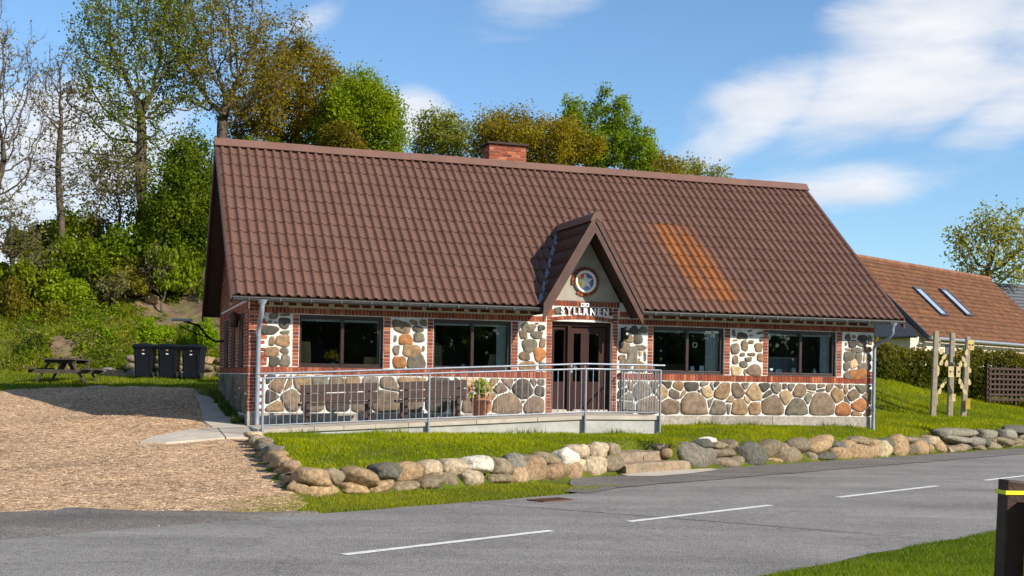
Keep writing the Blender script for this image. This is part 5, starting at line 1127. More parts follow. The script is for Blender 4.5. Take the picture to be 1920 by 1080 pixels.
def build_table():
    x, y = -12.72, 34.3; s = .94
    t = empty('picnic_table', (x, y, h1(x, y)), .04, 'weathered wooden picnic table with attached benches on the grass', 'picnic table'); t.scale = (s*1.0, s, s)
    m = MB()
    for k in range(5): m.box(-.47+.19*k, -.29+.19*k, -.95, .95, .70, .745)
    m.build('tabletop', M['table_wood'], t, .005)
    for sx in (-1, 1):
        m = MB()
        for k in range(2): m.box(sx*.83-.13+.135*k, sx*.83-.005+.135*k, -.95, .95, .42, .462)
        m.build('bench_seat', M['table_wood'], t, .005)
    for y0 in (-.62, .62):
        for sx in (-1, 1): m = MB(); m.bar((sx*.30, y0, .70), (sx*.74, y0, 0), .05, .12, (0, 1, 0)); m.build('leg', M['table_wood'], t)
        m = MB(); m.box(-.93, .93, y0-.075, y0-.027, .30, .41); m.box(-.46, .46, y0-.075, y0-.027, .60, .70); m.build('crossbeam', M['table_wood'], t)
    for sy_ in (-1, 1): m = MB(); m.bar((0, sy_*.58, .33), (0, sy_*.12, .68), .06, .09, (1, 0, 0)); m.build('brace', M['table_wood'], t)
build_table()
def build_back_stones():
    g = random.Random(12); w = empty('retaining_wall', (-10, 37.6, 1.5), 0, 'low dry stone wall of rough boulders behind the wheelie bins', 'stone wall'); i = 0
    x = -11.9
    while x < -7.7:
        for lev in range(3):
            hx = g.uniform(.16, .34); rock('stone', (x+10+g.uniform(-.1, .1), g.uniform(-.05, .1)+.12*lev, .10+.23*lev), (hx, .24, .125), g.uniform(-.3, .3), BC[g.choice((0, 2, 3, 2))], 4000+i, w); i += 1
        x += .46
    for k, (x, y, z, h, lab) in enumerate(((-12.35, 37.3, 1.55, (.32, .22, .16), 'pale flat boulder in the grass right of the picnic table'), (-12.05, 37.1, 1.52, (.30, .2, .10), 'low sandy boulder on the grass between picnic table and bins'), (-12.7, 37.6, 1.62, (.25, .2, .2), 'small grey boulder behind the picnic table bench'))):
        o = rock('boulder', (x, y, z+.02), h, .3*k, BC[3 if k != 2 else 0], 4200+k); tag(o, lab, 'boulder')
    for k, (px, py, Y, h, lab) in enumerate(((290, 582, 45.5, (.75, .4, .38), 'broken brown stump sticking out of the slope above the bins'), (283, 605, 44, (.30, .22, .2), 'small pinkish stone on the bare slope below the stump'), (222, 597, 44.5, (.4, .25, .2), 'flat grey stone on the slope left of the stump'), (350, 562, 46.5, (.4, .3, .3), 'grey boulder high on the slope near the roof edge'), (168, 612, 43.5, (.35, .2, .16), 'pale stone lying in the ground cover left on the slope'))):
        X = (px-960)/2247*Y; o = rock('boulder', (X, Y, h1(X, Y)+.15), h, .5*k, BC[(2, 3, 0, 0, 5)[k]], 4300+k); tag(o, lab, 'boulder')
build_back_stones()

# ---------------------------------------------------------------- right hand garden
def build_installation():
    Y = 37.0; e = empty('garden_installation', (13.5, 37, 0), 0, 'three tall wooden posts strung with pale leaf-shaped boards on the lawn', 'garden artwork')
    base = [(12.90, 36.7), (13.56, 37.1), (14.13, 37.5)]; tops = [3.34, 3.31, 3.22]; lean = [.06, .05, .12]
    for (x, y), zt, ln in zip(base, tops, lean):
        m = MB(); z0 = h1(x, y)-.1; x -= 13.5; y -= 37
        for dx in ((-.085, .0), (.0, .085)) if False else ((-.08, .08),):
            m.hexa([(x+dx[0], y-.07, z0), (x+dx[1], y-.07, z0), (x+dx[1], y+.07, z0), (x+dx[0], y+.07, z0), (x+dx[0]*.9+ln, y-.065, zt), (x+dx[1]*.9+ln, y-.065, zt), (x+dx[1]*.9+ln, y+.065, zt), (x+dx[0]*.9+ln, y+.065, zt)])
        m.build('post', M['post_wood'], e, .02)
    def P(px, py, Y=36.85): return Vector(((px-960)/2247*Y-13.5+(.0168*(711-py)/2247*Y)*-1, Y-37, 1.65+(711+.0168*(px-960)-py)/2247*Y))
    for (px, py, w, h, c) in ((1757, 642, .19, .30, (.55, .58, .62)), (1785, 697, .24, .33, (.95, .92, .78)), (1794, 697, .20, .32, (.95, .92, .78)), (1820, 647, .19, .32, (1, .9, .55))):
        m = MB(); q = P(px, py, 36.72 if px < 1810 else 37.1); m.box(q.x-w/2, q.x+w/2, q.y-.02, q.y+.02, q.z-h/2, q.z+h/2, c)
        for sx in (-.25, .25): m.box(q.x+w*sx-.028, q.x+w*sx+.028, q.y-.024, q.y-.0205, q.z-.02, q.z+.03, (.06, .05, .04))
        m.build('board', M['pale_wood'], e, .008)
    LV = [(1765.6, 658.9), (1770.4, 668.9), (1764.9, 679.3), (1774.4, 681.1), (1757.8, 690), (1757.1, 701.1), (1772.2, 713.3), (1767.1, 722.2), (1761.6, 733.3), (1812.2, 660.4), (1806.2, 672.9), (1800.7, 682.2), (1810, 682.7), (1817.1, 693.3), (1799.6, 714.4), (1803.3, 722.9), (1808.2, 733.8), (1816.7, 716)]
    g = random.Random(6)
    for px, py in LV:
        q = P(px, py); m = MB(); a = g.uniform(-.5, .5)+(.35 if px < 1785 else -.2); n = 12; pts = []
        for k in range(n):
            t = 2*math.pi*k/n; x, z = .052*math.sin(t)*(1-.35*math.cos(t)), .102*math.cos(t); pts.append((q.x+x*math.cos(a)+z*math.sin(a), q.z-x*math.sin(a)+z*math.cos(a)))
        m.idx([(x, q.y-.01, z) for x, z in pts]+[(x, q.y+.01, z) for x, z in pts], [tuple(range(n)), tuple(range(2*n-1, n-1, -1))]+[(k, k+n, (k+1) % n+n, (k+1) % n) for k in range(n)], (.95, .9, .75)); m.build('wooden_leaf', M['pale_wood'], e)
    m = MB()
    for line in (((1757, 650), (1765.6, 658.9), (1770.4, 668.9), (1774.4, 681.1), (1785, 697)), ((1770.4, 668.9), (1764.9, 679.3), (1757.8, 690), (1757.1, 701.1)), ((1785, 700), (1772.2, 713.3), (1767.1, 722.2), (1761.6, 733.3)), ((1820, 650), (1812.2, 660.4), (1806.2, 672.9), (1800.7, 682.2), (1790, 697)), ((1806.2, 672.9), (1810, 682.7), (1817.1, 693.3)), ((1794, 700), (1799.6, 714.4), (1803.3, 722.9), (1808.2, 733.8))):
        m.tube([P(*p) for p in line], .008, 5)
    m.build('cord', M['dark_wood'], e)
    for px, py, c in ((1752.5, 748, (.22, .38, .34)), (1787.5, 745.5, (.9, .9, .88))):
        q = P(px, py, 36.8); w, h = (.075, .16) if px < 1770 else (.045, .10); f = MB(); f.box(q.x-w-.02, q.x+w+.02, q.y, q.y+.03, q.z-h-.02, q.z+h+.02, (.8, .7, .45)); f.box(q.x-w, q.x+w, q.y-.004, q.y-.0005, q.z-h, q.z+h, c); f.build('picture_panel', M['pale_wood'], e)
    m = MB(); q = P(1815, 757, 37.35); m.box(q.x-.085, q.x+.06, q.y-.02, q.y+.02, q.z-.16, q.z+.16, (.75, .62, .15)); m.build('yellow_plate', M['pale_wood'], e)
build_installation()
def build_lattice():
    A = Vector((17.5, 44.0)); B = Vector((24.0, 48.5)); d = (B-A).normalized(); L = (B-A).length
    e = empty('lattice_fence', (A.x, A.y, h1(A.x, A.y)), math.atan2(d.y, d.x), 'dark brown lattice fence panel at the right edge behind the lawn', 'fence')
    m = MB(); z = .12
    for k in range(7): m.box(0, L, -.012, .012, .15+.19*k, .225+.19*k)
    m.build('horizontal_boards', M['brown_paint'], e); m = MB(); x = .1
    while x < L: m.box(x, x+.09, .014, .034, .08, 1.38); x += .27
    m.build('upright_boards', M['brown_paint'], e); x = 0
    while x < L: m = MB(); m.box(x-.05, x+.05, .036, .13, -.2, 1.5); m.build('post', M['brown_paint'], e); x += 1.8
build_lattice()
def build_near_posts():
    for k, (x, y, w, d, zt, lab) in enumerate(((2.935, 7.0, .125, .11, 1.115, 'dark brown square fence post with yellow strap at the right edge'), (3.05, 6.86, .10, .12, 1.03, 'dark brown fence post half outside the frame on the right'))):
        z0 = h1(x, y); e = empty('fence_post', (x, y, z0), .12, lab, 'fence post'); m = MB(); h = zt-z0; ln = .035 if k == 0 else .03
        m.hexa([(-w/2-ln, -d/2, -.1), (w/2-ln, -d/2, -.1), (w/2-ln, d/2, -.1), (-w/2-ln, d/2, -.1), (-w/2, -d/2, h), (w/2, -d/2, h-.012), (w/2, d/2, h-.012), (-w/2, d/2, h)]); m.build('post', M['brown_paint'], e, .008)
        if k == 0: m = MB(); m.box(-w/2-.014, w/2+.003, -d/2-.006, d/2+.006, h-.085, h-.062); m.build('strap', M['yellow'], e)
build_near_posts()

def build_neighbour():
    A0 = Vector((18.06, 52.0, 0)); t = Vector((.7071, .7071, 0)); p = Vector((-.7071, .7071, 0)); up = Vector((0, 0, 1)); ze, zr, hw, L = 3.80, 7.55, 3.95, 15.2; z0 = 1.0
    n = empty('neighbour_house', (A0.x, A0.y, 1.4), math.radians(45), 'beige neighbouring house under a weathered orange tile roof with two skylights', 'house')
    w = MB(); w.box(.25, L-.25, .30, 2*hw-.30, -.6, 2.35); hw_ = hw-.3; w.idx([(.25, .3, 2.352), (.25, 2*hw-.3, 2.352), (.25, hw, 5.55), (.5, .3, 2.352), (.5, 2*hw-.3, 2.352), (.5, hw, 5.55)], [(0, 1, 2), (3, 5, 4), (0, 2, 5, 3), (1, 4, 5, 2)])
    w.build('wall', M['render'], n)
    ln = math.hypot(hw, zr-ze); b = Vector((0, hw/ln, (zr-ze)/ln)); nn = Vector((0, -(zr-ze)/ln, hw/ln)); g = random.Random(3)
    def cc(a, b_, c, r_): k = g.uniform(.8, 1.18); m_ = g.random(); return (.150*k, .066*k*(1 if m_ > .15 else .8), .028*k)
    mb = MB(); tile_sheet(mb, (0, 0, ze-1.4), (1, 0, 0), b, nn, L, ln, .235, .33, .045, .03, cc, None, sub=1, k=3); b2 = Vector((0, -b.y, b.z)); tile_sheet(mb, (0, 2*hw, ze-1.4), (1, 0, 0), b2, Vector((0, -nn.y, nn.z)), L, ln, .47, .66, .045, .03, cc, None, sub=1, k=3)
    rf = mb.build('roof', M['rtile_n'], n)
    m = MB(); m.tube([(0, hw, zr-1.4+.03), (L, hw, zr-1.4+.03)], .12, 10, (.24, .11, .06)); m.build('ridge_cap', M['rtile_n'], rf)
    for x in (.0, L): m = MB(); m.hexa([(x-.03, -.05, ze-1.4-.22), (x+.05, -.05, ze-1.4-.22), (x+.05, hw, zr-1.4-.22), (x-.03, hw, zr-1.4-.22), (x-.03, -.05, ze-1.4+.02), (x+.05, -.05, ze-1.4+.02), (x+.05, hw, zr-1.4+.02), (x-.03, hw, zr-1.4+.02)]); m.build('barge_board', M['slate'], rf)
    m = MB(); m.tube([(-.1, -.10, ze-1.4-.06), (L+.1, -.10, ze-1.4-.06)], .075, 8); m.build('gutter', M['galv'], n)
    for (a0, b0) in ((3.35, 1.55), (6.35, 1.75)):
        o = Vector((0, 0, ze-1.4)); f = MB(); c0 = lambda a, bb, h: o+Vector((a, 0, 0))+b*bb+nn*h; W, Hh = .78, 1.95
        def ring(mb_, a, bb, w_, h_, z0_, z1_): mb_.hexa([c0(a, bb, z0_), c0(a+w_, bb, z0_), c0(a+w_, bb+h_, z0_), c0(a, bb+h_, z0_), c0(a, bb, z1_), c0(a+w_, bb, z1_), c0(a+w_, bb+h_, z1_), c0(a, bb+h_, z1_)])
        ring(f, a0, b0, W, .09, .0, .14); ring(f, a0, b0+Hh-.09, W, .09, .0, .14); ring(f, a0, b0+.09, .08, Hh-.18, .0, .14); ring(f, a0+W-.08, b0+.09, .08, Hh-.18, .0, .14); s_ = f.build('skylight', M['slate'], rf)
        q = MB(); ring(q, a0+.08, b0+.09, W-.16, Hh-.18, .06, .10); q.build('skylight_pane', M['skyglass'], s_)
    # lower wing with a slate roof on the gable end
    m = MB(); m.box(-.88, .24, .42, 7.4, -.6, 2.40); m.build('wing_wall', M['render'], n)
    m = MB(); m.hexa([(-1.05, .02, 2.34), (.2, 1.45, 3.40), (.2, 6.4, 3.40), (-1.05, 7.8, 2.34), (-1.05, .02, 2.42), (.2, 1.45, 3.48), (.2, 6.4, 3.48), (-1.05, 7.8, 2.42)]); m.build('wing_roof', M['slate'], n); m = MB(); m.tube([(-1.10, .0, 2.36), (-1.10, 7.8, 2.36)], .05, 8); m.build('wing_gutter', M['zinc'], n)
    for x in (2.2, 9.0): m = MB(); m.box(x, x+.5, .27, .32, 1.35, 2.1); m.build('window', M['slate'], n)
    # slate house behind on the right
    s = empty('slate_roofed_house', (30.0, 76.0, 2.5), math.radians(28), 'house with a dark slate roof behind the orange roof at the right edge', 'house')
    m = MB(); m.box(0, 16, .4, 7.6, -1.5, 2.6); m.build('wall', M['render'], s)
    m = MB(); lnn = math.hypot(4, 3.9); bb = Vector((0, 4/lnn, 3.9/lnn)); n2 = Vector((0, -3.9/lnn, 4/lnn)); tile_sheet(m, (-.4, 0, 2.4), (1, 0, 0), bb, n2, 16.8, lnn, .30, .36, .04, .035, lambda *a: (1, 1, 1), None, sub=1, k=3); tile_sheet(m, (-.4, 8, 2.4), (1, 0, 0), Vector((0, -bb.y, bb.z)), Vector((0, -n2.y, n2.z)), 16.8, lnn, .6, .7, .04, .035, lambda *a: (1, 1, 1), None, sub=1, k=3); m.build('roof', M['slate'], s)
M['skyglass'] = mat('skylight_glass', (.30, .36, .43), var=.05, rough=.06, spec=.8, scale=1.5)
build_neighbour()

# ---------------------------------------------------------------- trees and shrubs
def leaf_quads(P, size, g, c1, c2, clump=.35, up=.3):
    n = len(P); s = g.uniform(.55, 1.3, n)*size; N_ = g.normal(0, 1, (n, 3)); N_[:, 2] += up; N_ /= np.linalg.norm(N_, axis=1)[:, None]
    A = np.cross(N_, g.normal(0, 1, (n, 3))); A /= np.linalg.norm(A, axis=1)[:, None]; B = np.cross(N_, A)
    a = A*s[:, None]*.5; b = B*s[:, None]*.34; fold = N_*s[:, None]*.10
    V = np.stack([P-a, P+b+fold, P+a, P-b+fold], 1).reshape(-1, 3); F = np.arange(4*n).reshape(n, 4)
    t = np.clip(.5+clump*np.sin(P[:, 0]*2.1+3*np.sin(P[:, 2]*1.3))*np.cos(P[:, 1]*1.9+P[:, 2])+g.normal(0, .22, n), 0, 1)[:, None]
    C = (np.array(c1)*(1-t)+np.array(c2)*t)*g.uniform(.8, 1.2, (n, 1)); return V, F, C
def grow(base, attr, step, infl, kill, g, trunk_to, maxit=140, upb=.15, wob=.12):
    nodes = [np.array(base, float)]; par = [-1]; p = nodes[0].copy(); tt = np.array(trunk_to, float); ph = g.uniform(0, 6.28)
    n0 = max(2, int(np.linalg.norm(tt-p)/step)); 
    for i in range(n0):
        f = (i+1)/n0; q = nodes[0]*(1-f)+tt*f+np.array([math.sin(f*5+ph), math.cos(f*4+ph), 0])*wob*math.sin(math.pi*f); nodes.append(q); par.append(len(nodes)-2)
    P = np.array(nodes); D = np.linalg.norm(attr[:, None]-P[None], axis=2); best = D.argmin(1); bd = D.min(1); alive = np.ones(len(attr), bool); stall = np.zeros(len(attr), int)
    for it in range(maxit):
        act = alive & (bd < infl)
        if not act.any(): 
            if it > 3: break
            act = alive & (bd < bd[alive].min()+1.0) if alive.any() else act
            if not act.any(): break
        src = best[act]; d = attr[act]-P[src]; d /= np.linalg.norm(d, axis=1)[:, None]+1e-9
        u, inv = np.unique(src, return_inverse=True); S = np.zeros((len(u), 3)); np.add.at(S, inv, d)
        S += g.normal(0, .18, S.shape)*np.linalg.norm(S, axis=1)[:, None]; S[:, 2] += upb*np.linalg.norm(S, axis=1)
        S /= np.linalg.norm(S, axis=1)[:, None]+1e-9; new = P[u]+S*step
        i0 = len(P); P = np.vstack([P, new]); par += list(u)
        Dn = np.linalg.norm(attr[:, None]-new[None], axis=2); bi = Dn.argmin(1); bm = Dn.min(1); imp = bm < bd; bd[imp] = bm[imp]; best[imp] = bi[imp]+i0; stall[act & ~imp] += 1; stall[imp] = 0; alive &= stall < 9
        alive &= bd > kill
        if len(P) > 9000: break
    return P, np.array(par)
def tree(name, label, base, crowns, seed, leaf_n, leaf_size, c1, c2, group=None, r_base=.2, tip=.012, step=.28, natt=900, lead=.35, leaf_sig=.16, twigs=True, up=.15, surf=.5, wob=.12, e=1.75, infl=2.2, lthr=.03):
    """crowns: list of (x, y, z, rx, ry, rz)"""
    g = np.random.default_rng(seed); A = []
    tot = sum(c[3]*c[4]*c[5] for c in crowns)
    for cx, cy_, cz, rx, ry, rz in crowns:
        n = int(natt*rx*ry*rz/tot)+20; v = g.normal(0, 1, (n, 3)); v /= np.linalg.norm(v, axis=1)[:, None]; r_ = g.uniform(0, 1, n)**(1/3*(1-surf)+.02)
        r_ *= 1+.20*np.sin(v@g.normal(0, 3.2, 3)+g.uniform(0, 6))+.17*np.sin(v@g.normal(0, 6.5, 3)+g.uniform(0, 6)); A.append(np.array([cx, cy_, cz])+v*r_[:, None]*np.array([rx, ry, rz]))
    A = np.vstack(A); c0 = crowns[0]; tt = (base[0]*.35+c0[0]*.65, base[1]*.35+c0[1]*.65, c0[2]-c0[5]*(1-lead))
    P, par = grow(base, A, step, infl, step*1.25, g, tt, upb=up, wob=wob)
    n = len(P); S = np.full(n, 0.0); kids = np.zeros(n, int); 
    for i in range(1, n): kids[par[i]] += 1
    for i in range(n-1, -1, -1):
        if kids[i] == 0: S[i] = tip**e
        if par[i] >= 0: S[par[i]] += S[i]
    rad = S**(1/e); rad = tip+(rad-tip)*(r_base-tip)/max(rad[0]-tip, 1e-6)
    root = empty(name, base, 0, label, 'tree', group); off = np.array(base)
    I = np.arange(1, n); a, b = P[par[I]], P[I]; ra = np.minimum(rad[par[I]], rad[I]*1.35); rb = rad[I]; d = b-a; d /= np.linalg.norm(d, axis=1)[:, None]+1e-9
    ref = np.where(np.abs(d[:, 2:3]) > .9, np.array([[1., 0, 0]]), np.array([[0, 0, 1.]])); X = np.cross(d, ref); X /= np.linalg.norm(X, axis=1)[:, None]; Y = np.cross(d, X); k = 5
    if len(I):
        an = 2*np.pi*np.arange(k)/k; ring = X[:, None]*np.cos(an)[None, :, None]+Y[:, None]*np.sin(an)[None, :, None]
        over = d*ra[:, None]*.4
        V = np.concatenate([(a-over)[:, None]+ring*ra[:, None, None], b[:, None]+ring*rb[:, None, None]], 1).reshape(-1, 3)-off
        m = len(I); o = np.arange(m)[:, None]*2*k; j = np.arange(k); F = np.stack([o+j, o+(j+1) % k, o+k+(j+1) % k, o+k+j], 2).reshape(-1, 4)
        # fine twigs at the ends
        if twigs:
            tips = np.where(rad < tip*2.2)[0]; tw = np.repeat(tips, 3); q0 = P[tw]; dd = g.normal(0, 1, (len(tw), 3)); dd[:, 2] += .8; dd /= np.linalg.norm(dd, axis=1)[:, None]; ll = g.uniform(.15, .5, len(tw))[:, None]; q1 = q0+dd*ll
            sd_ = np.cross(dd, g.normal(0, 1, dd.shape)); sd_ /= np.linalg.norm(sd_, axis=1)[:, None]; s2 = np.cross(sd_, dd); w = tip*.55
            Vt = np.stack([q0+sd_*w, q0-sd_*w*.5+s2*w*.8, q0-sd_*w*.5-s2*w*.8, q1], 1).reshape(-1, 3)-off; oo = np.arange(len(tw))[:, None]*4+len(V)
            Ft = np.concatenate([oo+np.array([[0, 1, 3, 3]]), oo+np.array([[1, 2, 3, 3]]), oo+np.array([[2, 0, 3, 3]])]); 
            Vq = np.vstack([V, Vt]); tri = Ft[:, :3]
            qa = np_mesh('trunk', V, F, M['bark'], None, root, True); tq = np_mesh('twigs', Vt, tri-len(V), M['bark'], None, root, False)
        else: np_mesh('trunk', V, F, M['bark'], None, root, True)
    if leaf_n:
        cand = np.where(rad < lthr)[0]; pick = g.choice(cand, leaf_n); L = P[pick]+g.normal(0, leaf_sig, (leaf_n, 3)); L[:, 2] += leaf_sig*.3
        V, F, C = leaf_quads(L, leaf_size, g, c1, c2); np_mesh('crown', V-off, F, M['leaf'], C, root)
    return root
def at(px, py, Y): return np.array([(px-960-.0168*(711-py))/2247*Y, Y, 1.65+(711+.0168*(px-960)-py)/2247*Y])
def el(px, py, rx, ry, Y, dep=None):
    c = at(px, py, Y); a, b = rx/2247*Y, ry/2247*Y; return (*c, a, dep or (a+b)/2*.8, b)
def ground_at(px, Y): X = (px-960)/2247*Y; return (X, Y, h1(X, Y)-.1)
GREEN1, GREEN2 = (.075, .135, .005), (.20, .27, .010); LIME1, LIME2 = (.14, .21, .004), (.32, .38, .008); RUST1, RUST2 = (.14, .105, .006), (.33, .25, .010); OLIVE1, OLIVE2 = (.13, .125, .008), (.28, .22, .012); PALE1, PALE2 = (.20, .17, .06), (.36, .30, .12)
tree('tree', 'nearly bare spreading tree cut by the left edge of the picture', ground_at(-40, 44), [el(10, 230, 85, 190, 44), el(-30, 160, 90, 150, 44)], 1, 900, .14, PALE1, PALE2, r_base=.17, tip=.009, step=.22, natt=1700, surf=.3, leaf_sig=.14)
tree('tree', 'slender nearly bare tree with a few tan buds left of the tall green tree', ground_at(108, 46), [el(115, 195, 62, 135, 46), el(120, 330, 75, 70, 46)], 2, 1300, .12, PALE1, (.20, .18, .05), r_base=.14, tip=.009, step=.20, natt=1700, surf=.25, lead=.8, leaf_sig=.16)
tree('tree', 'tallest tree with fresh green leaves and a forked pale trunk', ground_at(275, 48), [el(255, 130, 110, 200, 48), el(285, 40, 120, 110, 48), el(240, 320, 90, 60, 48)], 3, 17000, .125, GREEN1, (.24, .26, .010), r_base=.24, step=.25, natt=1300, lead=.55, leaf_sig=.20, surf=.55)
tree('tree', 'broad vase-shaped tree with brownish buds rising behind the left roof end', ground_at(392, 50), [el(430, 105, 120, 125, 50), el(380, 60, 100, 90, 50), el(470, 170, 80, 60, 50)], 4, 11000, .12, OLIVE1, (.32, .225, .014), r_base=.24, step=.26, natt=1200, lead=.15, leaf_sig=.18, surf=.7)
tree('tree', 'dense rust and olive coloured tree behind the left half of the ridge', ground_at(560, 54), [el(555, 190, 88, 105, 54), el(600, 240, 60, 70, 54), el(500, 240, 70, 60, 54)], 5, 34000, .12, RUST1, RUST2, r_base=.25, step=.33, natt=900, lead=.3, leaf_sig=.24)
tree('tree', 'bright lime green tree rising left of the white cloud behind the ridge', ground_at(690, 52), [el(680, 225, 66, 75, 52), el(730, 260, 32, 50, 52), el(640, 270, 60, 40, 52)], 6, 36000, .115, LIME1, LIME2, r_base=.2, step=.33, natt=800, lead=.3, leaf_sig=.24)
tree('tree', 'small airy yellow green tree left of the chimney', ground_at(828, 58), [el(828, 262, 50, 52, 58), el(800, 275, 26, 40, 58), el(855, 275, 30, 45, 58)], 7, 6500, .14, (.15, .17, .01), (.32, .32, .03), r_base=.12, tip=.010, step=.24, natt=900, leaf_sig=.20, surf=.3)
tree('tree', 'golden brown spring tree directly behind the chimney', ground_at(990, 56), [el(960, 265, 70, 45, 56), el(1040, 280, 65, 45, 56), el(920, 280, 32, 42, 56)], 8, 27000, .115, (.17, .130, .006), (.39, .305, .012), r_base=.18, step=.28, natt=1000, leaf_sig=.22)
tree('tree', 'bright green tree with upright leafy shoots right of the chimney', ground_at(1140, 58), [el(1080, 230, 28, 42, 58), el(1130, 225, 22, 48, 58), el(1165, 240, 24, 50, 58), el(1130, 280, 75, 45, 58), el(1200, 290, 32, 45, 58)], 9, 19000, .13, (.11, .18, .005), (.27, .36, .010), r_base=.16, step=.28, natt=1100, leaf_sig=.14, up=.45)
tree('tree', 'golden bush-like tree top showing just above the ridge right of the lime tree', ground_at(1230, 59), [el(1235, 330, 40, 40, 59)], 10, 4500, .14, (.17, .15, .008), (.36, .29, .015), r_base=.1, step=.25, natt=500, leaf_sig=.2)
tree('tree', 'thin yellow green treetop peeking over the right half of the ridge', ground_at(1310, 62), [el(1290, 335, 34, 34, 62), el(1335, 345, 32, 28, 62)], 11, 3600, .13, (.18, .18, .01), (.36, .34, .02), r_base=.1, tip=.009, step=.25, natt=600, leaf_sig=.18, up=.45)
tree('tree', 'airy yellow green tree above the roofs at the right edge', ground_at(1855, 82), [el(1850, 465, 75, 55, 82), el(1880, 430, 50, 35, 82), el(1905, 480, 45, 60, 82)], 12, 4600, .22, (.22, .21, .012), (.42, .38, .03), r_base=.25, tip=.018, step=.36, natt=800, leaf_sig=.30, surf=.4)
tree('tree', 'deep green bushy tree touching the left end of the roof', ground_at(352, 45), [el(355, 330, 45, 75, 45), el(335, 430, 60, 80, 45), el(380, 400, 40, 90, 45)], 13, 34000, .12, (.060, .100, .004), (.185, .235, .008), r_base=.14, step=.3, natt=900, leaf_sig=.2, lead=.2)
tree('tree', 'twiggy tan sapling between the slender tree and the deep green bush', ground_at(225, 47), [el(225, 350, 55, 60, 47), el(190, 400, 40, 60, 47)], 14, 1700, .13, PALE1, (.20, .18, .06), r_base=.07, tip=.009, step=.2, natt=900, leaf_sig=.14, up=.4)
tree('tree', 'scrubby leafless sapling at the left edge below the bare trees', ground_at(20, 42), [el(15, 430, 50, 60, 42), el(60, 470, 40, 40, 42)], 15, 800, .13, PALE1, (.17, .16, .05), r_base=.07, tip=.009, step=.2, natt=700, leaf_sig=.14, up=.3)
tree('tree', 'broken pale stems of a dead sapling on the slope near the roof', ground_at(305, 43.5), [el(300, 500, 28, 40, 43.5), el(285, 520, 26, 35, 43.5)], 16, 60, .1, PALE1, PALE2, r_base=.05, tip=.012, step=.2, natt=160, up=.6)

def shrub_mesh(seed, n, size, c1, c2, stems=6):
    """unit shrub, about 1 m in radius; returns (stems mesh, leaf mesh)"""
    g = np.random.default_rng(seed); m = 14; cc = g.normal(0, 1, (m, 3)); cc /= np.linalg.norm(cc, axis=1)[:, None]; cc *= g.uniform(.25, .78, (m, 1)); cc[:, 2] = np.abs(cc[:, 2])*.9+.15; rr = g.uniform(.20, .42, m)
    k = g.integers(0, m, n); v = g.normal(0, 1, (n, 3)); v /= np.linalg.norm(v, axis=1)[:, None]; P = cc[k]+v*(rr[k]*g.uniform(.55, 1.05, n))[:, None]
    P = P[P[:, 2] > -.05]; V, F, C = leaf_quads(P, size, g, c1, c2, .4, .6)
    lo = np_mesh('foliage', V, F, M['shrub_leaf'], C); st = MB()
    for j in range(stems): q = cc[g.integers(0, m)]; st.tube([(q[0]*.1, q[1]*.1, -.3), (q[0]*.5, q[1]*.5, q[2]*.6), tuple(q*1.05)], [.03, .02, .008], 5)
    so_ = st.build('stems', M['bark']); return so_, lo
PROTO = {'leafy': shrub_mesh(1, 6500, .085, (.070, .112, .004), (.215, .265, .008)), 'bright': shrub_mesh(2, 6000, .095, (.11, .20, .004), (.28, .38, .008)), 'dark': shrub_mesh(3, 4600, .07, (.012, .026, .008), (.035, .058, .018), 4), 'olive': shrub_mesh(4, 5200, .08, (.10, .11, .008), (.26, .23, .016)), 'twiggy': shrub_mesh(5, 900, .09, (.10, .09, .03), (.20, .17, .06), 40)}
USED = set()
def shrub(kind, px, py, rx, ry, Y, label, rot=0.0, group=None, sink=.15):
    c = at(px, py, Y); sx = rx/2247*Y; szz = ry/2247*Y; z = c[2]-szz*.9
    e = empty('shrub', (c[0], Y, z), rot, label, 'shrub', group); e.scale = (sx*1.15, sx, szz*1.7)
    for o in PROTO[kind]:
        if o.name in USED: q = o.copy(); col.objects.link(q)
        else: q = o; USED.add(o.name)
        q.parent = e
    return e
